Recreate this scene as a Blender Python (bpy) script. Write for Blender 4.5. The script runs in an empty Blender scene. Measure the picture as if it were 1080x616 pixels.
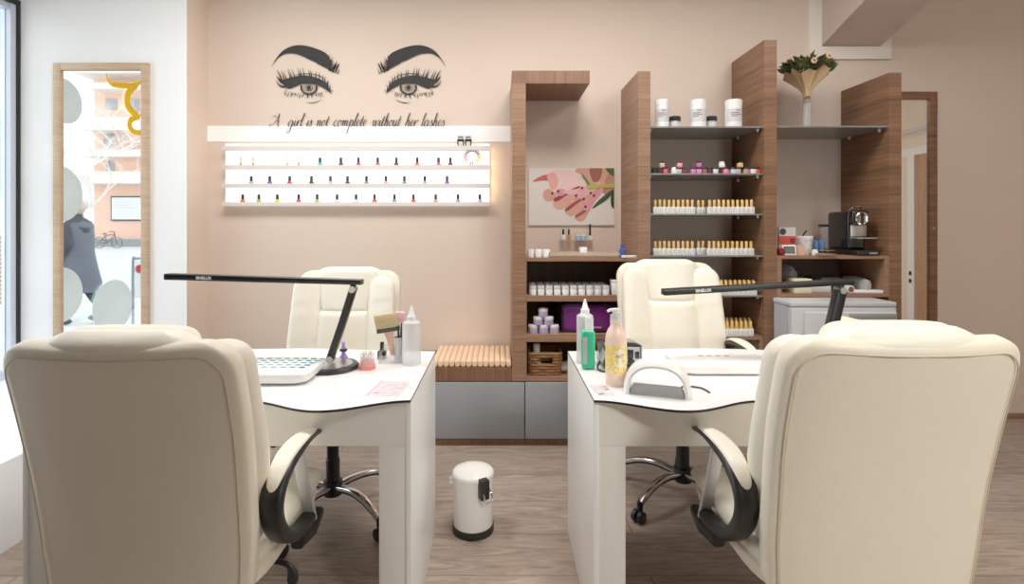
import bpy, bmesh, math, random
from mathutils import Vector, Matrix
random.seed(7)
PI = math.pi
C = bpy.context.scene.collection
F, CH, PX, PY = 542.0, 1.274, 527.0, 238.0      # focal length (px), camera height (m), principal point

def X(px, Y): return (px - PX) * Y / F
def Z(py, Y): return CH - (py - PY) * Y / F

ORD = ['', 'first', 'second', 'third', 'fourth', 'fifth', 'sixth', 'seventh', 'eighth', 'ninth', 'tenth', 'eleventh',
       'twelfth', 'thirteenth', 'fourteenth', 'fifteenth', 'sixteenth', 'seventeenth', 'eighteenth', 'nineteenth', 'twentieth']

# ------------------------------------------------------------------ materials
def lin(c):
    c = c / 255.0
    return c / 12.92 if c <= 0.04045 else ((c + 0.055) / 1.055) ** 2.4
def L(rgb): return (lin(rgb[0]), lin(rgb[1]), lin(rgb[2]), 1.0)

def node(nt, kind, **kw):
    n = nt.nodes.new(kind)
    for k, v in kw.items():
        if k in n.inputs: n.inputs[k].default_value = v
        else: setattr(n, k, v)
    return n

def mat(name, rgb, rough=0.5, metal=0.0, vary=0.05, nscale=30.0, bump=0.0, alpha=1.0, emit=0.0, emit_rgb=None,
        sheen=0.0, spec=0.5, coat=0.0, bscale=None):
    m = bpy.data.materials.new(name); m.use_nodes = True
    nt = m.node_tree; b = nt.nodes['Principled BSDF']
    tc = node(nt, 'ShaderNodeTexCoord')
    ns = node(nt, 'ShaderNodeTexNoise', Scale=nscale, Detail=3.0)
    nt.links.new(tc.outputs['Object'], ns.inputs['Vector'])
    mx = node(nt, 'ShaderNodeMix', data_type='RGBA')
    c = L(rgb)
    mx.inputs[6].default_value = tuple(v * (1 - vary) for v in c[:3]) + (1,)
    mx.inputs[7].default_value = tuple(min(1, v * (1 + vary)) for v in c[:3]) + (1,)
    nt.links.new(ns.outputs['Fac'], mx.inputs[0])
    nt.links.new(mx.outputs[2], b.inputs['Base Color'])
    b.inputs['Roughness'].default_value = rough
    b.inputs['Metallic'].default_value = metal
    b.inputs['Specular IOR Level'].default_value = spec
    b.inputs['Coat Weight'].default_value = coat
    b.inputs['Alpha'].default_value = alpha
    if emit:
        b.inputs['Emission Color'].default_value = L(emit_rgb or rgb)
        b.inputs['Emission Strength'].default_value = emit
    if bump:
        n2 = node(nt, 'ShaderNodeTexNoise', Scale=bscale or nscale, Detail=4.0)
        nt.links.new(tc.outputs['Object'], n2.inputs['Vector'])
        bp = node(nt, 'ShaderNodeBump', Strength=bump, Distance=0.01)
        nt.links.new(n2.outputs['Fac'], bp.inputs['Height'])
        nt.links.new(bp.outputs['Normal'], b.inputs['Normal'])
    return m

def wood(name, dark, light, scale, rough=0.45):
    """fine straight-grained veneer; scale = noise scale per axis (large across the grain)"""
    m = bpy.data.materials.new(name); m.use_nodes = True
    nt = m.node_tree; b = nt.nodes['Principled BSDF']
    tc = node(nt, 'ShaderNodeTexCoord'); mp = node(nt, 'ShaderNodeMapping')
    mp.inputs['Scale'].default_value = scale
    nt.links.new(tc.outputs['Object'], mp.inputs['Vector'])
    n1 = node(nt, 'ShaderNodeTexNoise', Scale=1.0, Detail=6.0, Roughness=0.7, Distortion=0.3)
    nt.links.new(mp.outputs['Vector'], n1.inputs['Vector'])
    mp2 = node(nt, 'ShaderNodeMapping'); mp2.inputs['Scale'].default_value = tuple(s * 0.22 for s in scale)
    nt.links.new(tc.outputs['Object'], mp2.inputs['Vector'])
    n2 = node(nt, 'ShaderNodeTexNoise', Scale=1.0, Detail=3.0)
    nt.links.new(mp2.outputs['Vector'], n2.inputs['Vector'])
    ad = node(nt, 'ShaderNodeMath', operation='MULTIPLY_ADD')
    nt.links.new(n2.outputs['Fac'], ad.inputs[0]); ad.inputs[1].default_value = 0.45
    nt.links.new(n1.outputs['Fac'], ad.inputs[2])
    cr = node(nt, 'ShaderNodeValToRGB')
    cr.color_ramp.elements[0].position = 0.50; cr.color_ramp.elements[0].color = L(dark)
    cr.color_ramp.elements[1].position = 0.92; cr.color_ramp.elements[1].color = L(light)
    nt.links.new(ad.outputs[0], cr.inputs['Fac'])
    nt.links.new(cr.outputs['Color'], b.inputs['Base Color'])
    b.inputs['Roughness'].default_value = rough
    bp = node(nt, 'ShaderNodeBump', Strength=0.12, Distance=0.004)
    nt.links.new(n1.outputs['Fac'], bp.inputs['Height']); nt.links.new(bp.outputs['Normal'], b.inputs['Normal'])
    return m

def floor_mat():
    m = bpy.data.materials.new('laminate floor'); m.use_nodes = True
    nt = m.node_tree; b = nt.nodes['Principled BSDF']
    tc = node(nt, 'ShaderNodeTexCoord')
    br = node(nt, 'ShaderNodeTexBrick', Scale=1.0)
    br.offset = 0.37; br.squash = 1.0
    br.inputs['Brick Width'].default_value = 2.3; br.inputs['Row Height'].default_value = 0.254
    br.inputs['Mortar Size'].default_value = 0.0022; br.inputs['Mortar Smooth'].default_value = 0.1
    br.inputs['Color1'].default_value = (0.0, 0.0, 0.0, 1); br.inputs['Color2'].default_value = (1, 1, 1, 1)
    br.inputs['Mortar'].default_value = (0.5, 0.5, 0.5, 1)
    sh = node(nt, 'ShaderNodeMapping'); sh.inputs['Location'].default_value = (0.9, -0.093, 0)
    nt.links.new(tc.outputs['Object'], sh.inputs['Vector']); nt.links.new(sh.outputs['Vector'], br.inputs['Vector'])
    mp = node(nt, 'ShaderNodeMapping'); mp.inputs['Scale'].default_value = (2.6, 20.0, 1.0)
    nt.links.new(tc.outputs['Object'], mp.inputs['Vector'])
    off = node(nt, 'ShaderNodeVectorMath', operation='ADD')
    nt.links.new(mp.outputs['Vector'], off.inputs[0])
    sc = node(nt, 'ShaderNodeVectorMath', operation='SCALE'); sc.inputs[3].default_value = 9.0
    nt.links.new(br.outputs['Color'], sc.inputs[0]); nt.links.new(sc.outputs[0], off.inputs[1])
    n1 = node(nt, 'ShaderNodeTexNoise', Scale=1.0, Detail=7.0, Roughness=0.65, Distortion=2.4)
    nt.links.new(off.outputs[0], n1.inputs['Vector'])
    cr = node(nt, 'ShaderNodeValToRGB')
    cr.color_ramp.elements[0].position = 0.28; cr.color_ramp.elements[0].color = L((134, 118, 106))
    cr.color_ramp.elements[1].position = 0.72; cr.color_ramp.elements[1].color = L((198, 180, 166))
    nt.links.new(n1.outputs['Fac'], cr.inputs['Fac'])
    tint = node(nt, 'ShaderNodeMix', data_type='RGBA', blend_type='MULTIPLY'); tint.inputs[0].default_value = 1.0
    cr2 = node(nt, 'ShaderNodeValToRGB')
    cr2.color_ramp.elements[0].color = (0.80, 0.79, 0.78, 1); cr2.color_ramp.elements[1].color = (1.0, 1.0, 1.0, 1)
    nt.links.new(br.outputs['Color'], cr2.inputs['Fac'])
    nt.links.new(cr.outputs['Color'], tint.inputs[6]); nt.links.new(cr2.outputs['Color'], tint.inputs[7])
    mor = node(nt, 'ShaderNodeMix', data_type='RGBA'); mor.inputs[7].default_value = L((104, 90, 80))
    nt.links.new(br.outputs['Fac'], mor.inputs[0]); nt.links.new(tint.outputs[2], mor.inputs[6])
    nt.links.new(mor.outputs[2], b.inputs['Base Color'])
    b.inputs['Roughness'].default_value = 0.42
    bp = node(nt, 'ShaderNodeBump', Strength=0.15, Distance=0.003)
    nt.links.new(n1.outputs['Fac'], bp.inputs['Height']); nt.links.new(bp.outputs['Normal'], b.inputs['Normal'])
    return m

def brick_mat(name, a, b_, mortar, w=0.25, h=0.075):
    m = bpy.data.materials.new(name); m.use_nodes = True
    nt = m.node_tree; b = nt.nodes['Principled BSDF']
    tc = node(nt, 'ShaderNodeTexCoord'); mp = node(nt, 'ShaderNodeMapping'); mp.inputs['Rotation'].default_value = (PI/2, 0, 0)
    nt.links.new(tc.outputs['Object'], mp.inputs['Vector'])
    br = node(nt, 'ShaderNodeTexBrick', Scale=1.0)
    br.inputs['Brick Width'].default_value = w; br.inputs['Row Height'].default_value = h; br.inputs['Mortar Size'].default_value = 0.012
    br.inputs['Color1'].default_value = L(a); br.inputs['Color2'].default_value = L(b_); br.inputs['Mortar'].default_value = L(mortar)
    nt.links.new(mp.outputs['Vector'], br.inputs['Vector']); nt.links.new(br.outputs['Color'], b.inputs['Base Color'])
    b.inputs['Roughness'].default_value = 0.9
    return m

def glass_mat(name, tint=(245, 250, 250), refl=0.10):
    m = bpy.data.materials.new(name); m.use_nodes = True
    nt = m.node_tree; nt.nodes.remove(nt.nodes['Principled BSDF'])
    out = nt.nodes['Material Output']
    tc = node(nt, 'ShaderNodeTexCoord'); ns = node(nt, 'ShaderNodeTexNoise', Scale=3.0)
    nt.links.new(tc.outputs['Object'], ns.inputs['Vector'])
    cr = node(nt, 'ShaderNodeValToRGB')
    t = L(tint); cr.color_ramp.elements[0].color = t; cr.color_ramp.elements[1].color = (min(1, t[0]*1.02), min(1, t[1]*1.02), min(1, t[2]*1.02), 1)
    nt.links.new(ns.outputs['Fac'], cr.inputs['Fac'])
    tr = node(nt, 'ShaderNodeBsdfTransparent'); gl = node(nt, 'ShaderNodeBsdfGlossy', Roughness=0.02)
    nt.links.new(cr.outputs['Color'], tr.inputs['Color'])
    lw = node(nt, 'ShaderNodeLayerWeight', Blend=0.25)
    mu = node(nt, 'ShaderNodeMath', operation='MULTIPLY_ADD'); mu.inputs[1].default_value = 0.5; mu.inputs[2].default_value = refl * 0.4
    nt.links.new(lw.outputs['Fresnel'], mu.inputs[0])
    mx = node(nt, 'ShaderNodeMixShader')
    nt.links.new(mu.outputs[0], mx.inputs[0]); nt.links.new(tr.outputs[0], mx.inputs[1]); nt.links.new(gl.outputs[0], mx.inputs[2])
    nt.links.new(mx.outputs[0], out.inputs['Surface'])
    return m

M = {}
M['wall'] = mat('beige wall paint', (225, 206, 191), 0.85, vary=0.015, nscale=6, bump=0.03, bscale=180)
M['white_wall'] = mat('white wall paint', (245, 246, 247), 0.8, vary=0.01, nscale=8, bump=0.02, bscale=160)
M['ceiling'] = mat('ceiling paint', (240, 236, 230), 0.9, vary=0.01)
M['beam'] = mat('beam paint', (206, 188, 178), 0.85, vary=0.015)
M['cream_paint'] = mat('cream paint', (236, 214, 192), 0.8, vary=0.01)
M['trim'] = mat('white trim paint', (240, 232, 222), 0.6, vary=0.01)
M['floor'] = floor_mat()
M['wood_z'] = wood('walnut veneer, grain along the floor', (110, 78, 56), (168, 130, 104), (3.0, 3.0, 95.0))
M['wood_zd'] = wood('walnut veneer, darker face', (94, 64, 44), (152, 110, 80), (2.5, 2.5, 80.0))
M['wood_x'] = wood('walnut veneer, upright grain', (98, 66, 48), (144, 104, 78), (140.0, 3.0, 3.0))
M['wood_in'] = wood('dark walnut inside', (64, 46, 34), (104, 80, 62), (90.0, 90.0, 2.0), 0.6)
M['board'] = wood('walnut shelf edge', (126, 92, 70), (168, 130, 104), (4.0, 60.0, 120.0))
M['oak'] = wood('pale oak veneer', (176, 146, 116), (206, 178, 148), (8.0, 8.0, 110.0))
M['door_tan'] = wood('tan door veneer', (170, 122, 84), (196, 148, 106), (60.0, 60.0, 4.0))
M['grey_front'] = mat('grey drawer front', (146, 150, 154), 0.35, vary=0.03, nscale=4)
M['glass_shelf'] = mat('smoked grey glass', (134, 132, 130), 0.25, vary=0.02, alpha=1.0)
M['steel'] = mat('brushed steel', (200, 200, 200), 0.3, 1.0, vary=0.03)
M['chrome'] = mat('chrome', (225, 225, 228), 0.08, 1.0, vary=0.01)
M['satin'] = mat('satin steel', (214, 214, 216), 0.45, 0.6, vary=0.02)
M['black'] = mat('black plastic', (26, 26, 28), 0.4, vary=0.1)
M['black_gloss'] = mat('glossy black plastic', (16, 16, 18), 0.15, vary=0.1, coat=0.5)
M['black_metal'] = mat('black lacquered metal', (22, 22, 24), 0.3, vary=0.1)
M['dark_grey'] = mat('dark grey', (70, 70, 72), 0.4, vary=0.05)
M['leather'] = mat('cream leather', (238, 229, 211), 0.42, vary=0.02, nscale=9, bump=0.10, bscale=26)
M['leather2'] = mat('cream leather of cushions', (243, 237, 222), 0.40, vary=0.02, nscale=9, bump=0.22, bscale=16)
M['seam'] = mat('leather seam', (212, 198, 170), 0.6, vary=0.05)
M['desk'] = mat('white laminate', (240, 240, 240), 0.28, vary=0.008, nscale=12)
M['desk_front'] = mat('off-white laminate', (232, 229, 224), 0.35, vary=0.01, nscale=12)
M['edge'] = mat('black edge band', (28, 28, 30), 0.4)
M['white'] = mat('white plastic', (242, 242, 242), 0.3, vary=0.01)
M['white_soft'] = mat('white enamel', (240, 240, 236), 0.22, vary=0.01, coat=0.3)
M['grey_pl'] = mat('grey plastic', (150, 152, 154), 0.4)
M['clear'] = mat('clear acrylic', (236, 240, 242), 0.08, vary=0.01, alpha=0.22)
M['frost'] = mat('translucent plastic', (240, 242, 245), 0.25, vary=0.01, alpha=0.55)
M['label'] = mat('white paper label', (236, 236, 234), 0.6, vary=0.03, nscale=60)
M['label_grey'] = mat('pale grey printed label', (205, 208, 212), 0.6, vary=0.10, nscale=220)
M['gold'] = mat('gold cap', (240, 196, 122), 0.32, 0.35, vary=0.06)
M['gold_dk'] = mat('shaded gold cap', (170, 120, 56), 0.35, 0.7, vary=0.08)
M['ink'] = mat('charcoal ink', (48, 46, 47), 0.8, vary=0.05)
M['mirror'] = mat('mirror glass', (246, 246, 246), 0.0, 1.0, vary=0.0)
M['glass'] = glass_mat('window glass')
M['alu'] = mat('bluish aluminium', (206, 214, 230), 0.4, 0.0, vary=0.03)
M['led'] = mat('lit white acrylic', (255, 252, 248), 0.5, vary=0.0, emit=0.75, emit_rgb=(255, 250, 244))
M['rack'] = mat('rack front edge', (226, 222, 220), 0.5, vary=0.01)
M['glow_strip'] = mat('white strip with added glow', (250, 248, 246), 0.6, vary=0.005, emit=0.10, emit_rgb=(255, 250, 244))  # faint emission added to brighten the strip; it is only paint
M['paper_kraft'] = mat('kraft paper', (205, 172, 132), 0.8, vary=0.12, nscale=40, bump=0.4, bscale=30)
M['leaf'] = mat('dried green leaf', (88, 96, 52), 0.6, vary=0.35, nscale=25)
M['leaf_dk'] = mat('dark leaf', (56, 62, 40), 0.6, vary=0.3, nscale=25)
M['petal'] = mat('dried cream petal', (222, 184, 140), 0.7, vary=0.2)
M['twine'] = mat('brown twine', (112, 88, 64), 0.9, vary=0.2, nscale=200)
M['wicker'] = mat('brown wicker', (136, 94, 56), 0.6, vary=0.35, nscale=60, bump=0.4, bscale=120)
M['towel'] = mat('peach terry towel', (246, 212, 176), 0.95, vary=0.06, nscale=120, bump=0.5, bscale=400)
M['purple_bag'] = mat('purple nylon', (112, 32, 122), 0.45, vary=0.12, nscale=20, bump=0.15, bscale=300)
M['red'] = mat('red', (196, 40, 48), 0.4)
M['teal'] = mat('teal', (34, 136, 150), 0.4, vary=0.15)
M['pink'] = mat('salmon pink plastic', (240, 142, 134), 0.3)
M['violet'] = mat('violet plastic', (186, 150, 214), 0.25, vary=0.1)
M['amber'] = mat('amber varnish', (208, 150, 80), 0.25)
M['green_liq'] = mat('green liquid', (52, 214, 164), 0.25, vary=0.03, alpha=0.95)
M['peach_liq'] = mat('peach lotion', (250, 218, 200), 0.3, vary=0.02)
M['yellow_label'] = None
M['bristle'] = mat('tan bristle', (210, 188, 144), 0.9, vary=0.22, nscale=90)
M['peach_wood'] = mat('peach handle', (232, 184, 160), 0.5)
M['silver_paint'] = mat('silver paint', (190, 196, 208), 0.25, 0.5)
M['fridge'] = mat('fridge enamel', (206, 206, 208), 0.3, vary=0.01)
M['fridge_side'] = mat('fridge side', (176, 178, 184), 0.4, vary=0.01)
M['cream_cloth'] = mat('cream towel cloth', (246, 230, 196), 0.95, vary=0.05, nscale=100, bump=0.3)

def yellow_label():
    m = bpy.data.materials.new('yellow floral label'); m.use_nodes = True
    nt = m.node_tree; b = nt.nodes['Principled BSDF']
    tc = node(nt, 'ShaderNodeTexCoord')
    vo = node(nt, 'ShaderNodeTexVoronoi', Scale=130.0); nt.links.new(tc.outputs['Object'], vo.inputs['Vector'])
    cr = node(nt, 'ShaderNodeValToRGB')
    cr.color_ramp.elements[0].position = 0.28; cr.color_ramp.elements[0].color = L((250, 240, 205))
    cr.color_ramp.elements[1].position = 0.5; cr.color_ramp.elements[1].color = L((247, 214, 110))
    nt.links.new(vo.outputs['Distance'], cr.inputs['Fac']); nt.links.new(cr.outputs['Color'], b.inputs['Base Color'])
    b.inputs['Roughness'].default_value = 0.5
    return m
M['yellow_label'] = yellow_label()

COL = {}
def colour(rgb, rough=0.3, **kw):
    k = (rgb, rough) + tuple(sorted(kw.items()))
    if k not in COL: COL[k] = mat('lacquer %d %d %d' % rgb, rgb, rough, vary=0.04, **kw)
    return COL[k]

# ------------------------------------------------------------------ mesh building
class MB:
    def __init__(self): self.bm = bmesh.new()
    def face(self, vs, mi=0):
        try:
            f = self.bm.faces.new(vs); f.material_index = mi; return f
        except ValueError: return None
    def box(self, x0, x1, y0, y1, z0, z1, mi=0, bev=0.0, seg=2, rot=None, piv=None):
        bm = self.bm
        x0, x1 = min(x0, x1), max(x0, x1); y0, y1 = min(y0, y1), max(y0, y1); z0, z1 = min(z0, z1), max(z0, z1)
        v = [bm.verts.new(p) for p in [(x0,y0,z0),(x1,y0,z0),(x1,y1,z0),(x0,y1,z0),(x0,y0,z1),(x1,y0,z1),(x1,y1,z1),(x0,y1,z1)]]
        fs = [self.face([v[i] for i in q], mi) for q in ((3,2,1,0),(4,5,6,7),(0,1,5,4),(1,2,6,5),(2,3,7,6),(3,0,4,7))]
        new = list(v)
        if bev > 0:
            es = list({e for f in fs for e in f.edges})
            r = bmesh.ops.bevel(bm, geom=es, offset=bev, segments=seg, affect='EDGES', profile=0.5)
            for f in r['faces']: f.material_index = mi
            new = list({w for f in r['faces'] for w in f.verts} | {w for w in v if w.is_valid})
        if rot is not None:
            bmesh.ops.rotate(bm, cent=piv or ((x0+x1)/2, (y0+y1)/2, (z0+z1)/2), matrix=rot, verts=new)
        return self
    def loft(self, rings, mi=0, closed=True, cap0=True, cap1=True):
        bm = self.bm
        R = [[bm.verts.new(p) for p in r] for r in rings]
        n = len(R[0]); lim = n if closed else n - 1
        for a, b in zip(R[:-1], R[1:]):
            for i in range(lim):
                j = (i + 1) % n
                self.face([a[i], a[j], b[j], b[i]], mi)
        if cap0 and closed: self.face(list(reversed(R[0])), mi)
        if cap1 and closed: self.face(R[-1], mi)
        return self
    def lathe(self, prof, seg=20, c=(0,0,0), mi=0, axis='Z', sx=1.0, sy=1.0):
        rings = []
        for r, z in prof:
            r = max(r, 1e-5)
            ring = []
            for k in range(seg):
                a = 2*PI*k/seg
                p = (r*math.cos(a)*sx, r*math.sin(a)*sy, z)
                if axis == 'Y': p = (p[0], -p[2], p[1])
                elif axis == 'X': p = (p[2], p[0], p[1])
                ring.append((c[0]+p[0], c[1]+p[1], c[2]+p[2]))
            rings.append(ring)
        return self.loft(rings, mi)
    def tube(self, path, r, seg=10, mi=0, flat=1.0, up=None):
        P = [Vector(p) for p in path]; n = len(P)
        rs = r if isinstance(r, (list, tuple)) else [r]*n
        rings = []; prev = Vector(up) if up else None
        for i in range(n):
            t = (P[min(i+1, n-1)] - P[max(i-1, 0)]).normalized()
            if prev is None:
                prev = Vector((0,0,1)) if abs(t.z) < 0.9 else Vector((1,0,0))
            u = prev - t*prev.dot(t)
            if u.length < 1e-6: u = t.orthogonal()
            u.normalize(); w = t.cross(u); prev = u
            rings.append([P[i] + (u*math.cos(2*PI*k/seg)*flat + w*math.sin(2*PI*k/seg))*rs[i] for k in range(seg)])
        return self.loft(rings, mi)
    def sweep(self, path, side, widths, thicks, n=4.0, seg=20, mi=0):
        """super-elliptic section, width along `side`, thickness across the path"""
        P = [Vector(p) for p in path]; s = Vector(side).normalized(); N = len(P); rings = []
        for i in range(N):
            t = (P[min(i+1, N-1)] - P[max(i-1, 0)]).normalized()
            nn = t.cross(s).normalized()
            w = widths[i] if isinstance(widths, (list, tuple)) else widths
            h = thicks[i] if isinstance(thicks, (list, tuple)) else thicks
            ring = []
            for k in range(seg):
                a = 2*PI*k/seg; ca, sa = math.cos(a), math.sin(a)
                ring.append(P[i] + s*(w/2*math.copysign(abs(ca)**(2/n), ca)) + nn*(h/2*math.copysign(abs(sa)**(2/n), sa)))
            rings.append(ring)
        return self.loft(rings, mi)
    def pillow(self, c, a, b, h, n1=4.0, n2=2.6, nu=16, nv=40, mi=0, fn=None):
        rings = []
        for i in range(nu + 1):
            u = -PI/2 + PI*i/nu
            cu = max(abs(math.cos(u)), 1e-4)**(2/n2); su = math.copysign(abs(math.sin(u))**(2/n2), math.sin(u))
            ring = []
            for k in range(nv):
                v = 2*PI*k/nv; cv, sv = math.cos(v), math.sin(v)
                p = Vector((a*cu*math.copysign(abs(cv)**(2/n1), cv), b*cu*math.copysign(abs(sv)**(2/n1), sv), h*su))
                if fn: p = fn(p)
                ring.append((c[0]+p[0], c[1]+p[1], c[2]+p[2]))
            rings.append(ring)
        return self.loft(rings, mi)
    def poly(self, pts, mi=0):
        return self.face([self.bm.verts.new(p) for p in pts], mi)
    def prism(self, pts, d, mi=0, mside=None):
        """extrude polygon pts (3D) by vector d"""
        d = Vector(d); a = [self.bm.verts.new(p) for p in pts]; b = [self.bm.verts.new(Vector(p)+d) for p in pts]
        self.face(list(reversed(a)), mi); self.face(b, mi); n = len(pts)
        for i in range(n):
            j = (i+1) % n
            self.face([a[i], a[j], b[j], b[i]], mi if mside is None else mside)
        return self
    def build(self, name, mats, parent=None, loc=(0,0,0), rot=(0,0,0), ang=38):
        bmesh.ops.recalc_face_normals(self.bm, faces=list(self.bm.faces))
        me = bpy.data.meshes.new(name); self.bm.to_mesh(me); self.bm.free()
        for m in (mats if isinstance(mats, (list, tuple)) else [mats]): me.materials.append(m)
        me.polygons.foreach_set('use_smooth', [True]*len(me.polygons))
        me.set_sharp_from_angle(angle=math.radians(ang))
        o = bpy.data.objects.new(name, me); C.objects.link(o)
        o.parent = parent; o.location = loc; o.rotation_euler = rot
        return o

def tag(o, label, cat, group=None):
    o['label'] = label; o['category'] = cat
    if group: o['group'] = group
    return o
def thing(name, label, cat, loc=(0,0,0), rz=0.0, group=None):
    o = bpy.data.objects.new(name, None); C.objects.link(o); o.empty_display_size = 0.1
    o.location = loc; o.rotation_euler = (0, 0, rz)
    return tag(o, label, cat, group)
def struct(o, label=None):
    o['kind'] = 'structure'
    if label: o['label'] = label
    return o
def dup(root, loc, rz=0.0, label=None, group=None):
    r = root.copy(); C.objects.link(r); r.location = loc; r.rotation_euler = (0, 0, rz)
    if label: r['label'] = label
    if group: r['group'] = group
    for ch in list(root.children):
        c = ch.copy(); C.objects.link(c); c.parent = r
        for g in list(ch.children):
            d = g.copy(); C.objects.link(d); d.parent = c
    return r
def recolour(o, m):
    """copy gets its own mesh with another material"""
    o.data = o.data.copy(); o.data.materials.clear(); o.data.materials.append(m)

def crom(pts, n=8, closed=False):
    P = [Vector(p) for p in pts]; out = []
    N = len(P); rng = range(N if closed else N-1)
    for i in rng:
        if closed: p0, p1, p2, p3 = P[(i-1) % N], P[i], P[(i+1) % N], P[(i+2) % N]
        else: p0, p1, p2, p3 = P[max(i-1, 0)], P[i], P[i+1], P[min(i+2, N-1)]
        for k in range(n):
            t = k/n
            out.append(0.5*((2*p1) + (p2-p0)*t + (2*p0-5*p1+4*p2-p3)*t*t + (3*p1-p0-3*p2+p3)*t**3))
    if not closed: out.append(P[-1])
    return out

def text_bm(s, size, mi=0, font_bold=0.0):
    """flat text mesh data: list of verts, faces (in XY), centred"""
    cu = bpy.data.curves.new('txt', 'FONT'); cu.body = s; cu.size = size; cu.align_x = 'CENTER'; cu.align_y = 'CENTER'; cu.offset = font_bold
    cu.resolution_u = 2
    o = bpy.data.objects.new('txt', cu); C.objects.link(o)
    dg = bpy.context.evaluated_depsgraph_get(); me = bpy.data.meshes.new_from_object(o.evaluated_get(dg))
    vs = [v.co.copy() for v in me.vertices]; fs = [list(p.vertices) for p in me.polygons]
    bpy.data.objects.remove(o); bpy.data.curves.remove(cu); bpy.data.meshes.remove(me)
    return vs, fs
def add_text(mb, s, size, fn, mi=0, bold=0.0):
    vs, fs = text_bm(s, size, font_bold=bold)
    V = [mb.bm.verts.new(fn(v.x, v.y)) for v in vs]
    for f in fs: mb.face([V[i] for i in f], mi)

# ================================================================== THE SETTING
YW, YC = 3.40, 2.98          # back wall, front of the shelving
ZC = 2.90
def sbox(name, x0, x1, y0, y1, z0, z1, m, label=None, bev=0.0):
    return struct(MB().box(x0, x1, y0, y1, z0, z1, bev=bev).build(name, m), label)

sbox('floor', -3.0, 4.4, -1.7, 3.5, -0.06, 0.0, M['floor'], 'grey brown wood laminate floor')
sbox('ceiling', -3.1, 4.4, -1.7, 3.5, ZC, ZC+0.08, M['ceiling'])
sbox('wall_back', -1.93, 4.4, YW, YW+0.10, 0.0, ZC, M['wall'], 'beige pink painted back wall')
sbox('wall_right', 4.30, 4.40, -1.7, YW, 0.0, ZC, M['cream_paint'])
sbox('wall_front', -3.05, 1.9, -1.7, -1.6, 0.0, ZC, mat('dark paint cutting bounce', (96, 90, 84), 0.85))  # unseen wall coloured dark to cut bounce onto the left chair's back
sbox('wall_front_right', 2.8, 4.30, -1.7, -1.6, 0.0, ZC, M['white_wall'])
sbox('wall_front_sill', 1.9, 2.8, -1.7, -1.6, 0.0, 0.35, M['white_wall'])
sbox('wall_front_header', 1.9, 2.8, -1.7, -1.6, 2.66, ZC, M['white_wall'])
wf = bpy.data.objects.new('fill_window', None); C.objects.link(wf); struct(wf, 'added window behind the viewpoint, letting in fill daylight')  # unseen window, added as daylight fill for the right chair and desk fronts
mb = MB(); mb.box(1.9, 1.95, -1.68, -1.62, 0.35, 2.66); mb.box(2.75, 2.8, -1.68, -1.62, 0.35, 2.66); mb.box(1.95, 2.75, -1.68, -1.62, 0.35, 0.40); mb.box(1.95, 2.75, -1.68, -1.62, 2.61, 2.66)
mb.build('window_frame', M['black_metal'], wf)
MB().box(1.95, 2.75, -1.655, -1.645, 0.40, 2.61).build('window_glass', M['glass'], wf)
# white pillar beside the window (white face, beige flank)
mb = MB().box(-3.05, -1.93, 3.17, YW+0.10, 0.0, ZC)
for f in mb.bm.faces:
    f.normal_update()
    if f.normal.x > 0.9: f.material_index = 1
struct(mb.build('wall_pillar', [M['white_wall'], M['wall']]), 'white painted pillar that carries the left mirror')
sbox('wall_left_header', -3.05, -2.95, -1.6, 3.17, 2.66, ZC, M['white_wall'])
sbox('wall_left_light_block', -3.05, -2.95, -1.6, 1.0, 0.35, 2.66, mat('dark light-blocking paint', (110, 104, 98), 0.85))  # unseen stretch added to keep window light off the left chair's back
# shop-window podium
sbox('trim_window_podium', -3.0, -1.935, -1.6, 3.17, 0.0, 0.35, M['white_wall'], 'low white display podium under the shop window')
# window on the left
win = bpy.data.objects.new('window_1', None); C.objects.link(win); struct(win, 'tall shop window beside the white pillar')
mb = MB()
mb.box(-3.01, -2.955, 3.150, 3.17, 0.35, 2.66); mb.box(-3.01, -2.955, 1.0, 3.150, 2.625, 2.66); mb.box(-3.01, -2.955, 1.0, 1.03, 0.35, 2.625)
mb.build('window_frame', M['black_metal'], win)
mb = MB()
mb.box(-3.02, -2.965, 3.115, 3.150, 0.35, 2.625); mb.box(-3.02, -2.975, 1.03, 3.115, 0.35, 0.40); mb.box(-3.02, -2.975, 1.03, 3.115, 2.59, 2.625)
mb.box(-3.02, -2.975, 1.03, 1.07, 0.40, 2.59)
mb.build('window_sash', M['alu'], win)
MB().box(-3.0, -2.992, 1.07, 3.115, 0.40, 2.59).build('window_glass', M['glass'], win)
# baseboards
sbox('baseboard_right', 2.33, 4.30, YW-0.012, YW, 0.0, 0.035, M['board'])
sbox('baseboard_left', -1.93, -1.2, YW-0.012, YW, 0.0, 0.035, M['board'])
# sloping beam with its white frame on the wall
xb0, xb1, zb = X(865, YW), X(927, YW), Z(50, YW)
pts = [(xb0, YW, zb), (xb0, YW, ZC), (xb0, YW-1.42, ZC)]
struct(MB().prism(pts, (xb1-xb0, 0, 0)).build('beam_sloping', [M['beam']]), 'sloping boxed beam rising from the wall to the ceiling')
xt0, xt1, zt = X(852, YW), X(938, YW), Z(63, YW)
mb = MB()
mb.box(xt0, xt1, YW-0.02, YW, zt, zb+0.0); mb.box(xt0, xb0, YW-0.02, YW, zb, ZC); mb.box(xb1, xt1, YW-0.02, YW, zb, zb+0.075)
struct(mb.build('trim_beam', M['trim']), 'white frame around the sloping beam')
# white strip across the wall
sbox('trim_wall_strip', -1.93, 0.0715, YW-0.006, YW, Z(149.5, YW), Z(133, YW), M['glow_strip'], 'white strip painted across the back wall, given a faint added glow')
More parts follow.
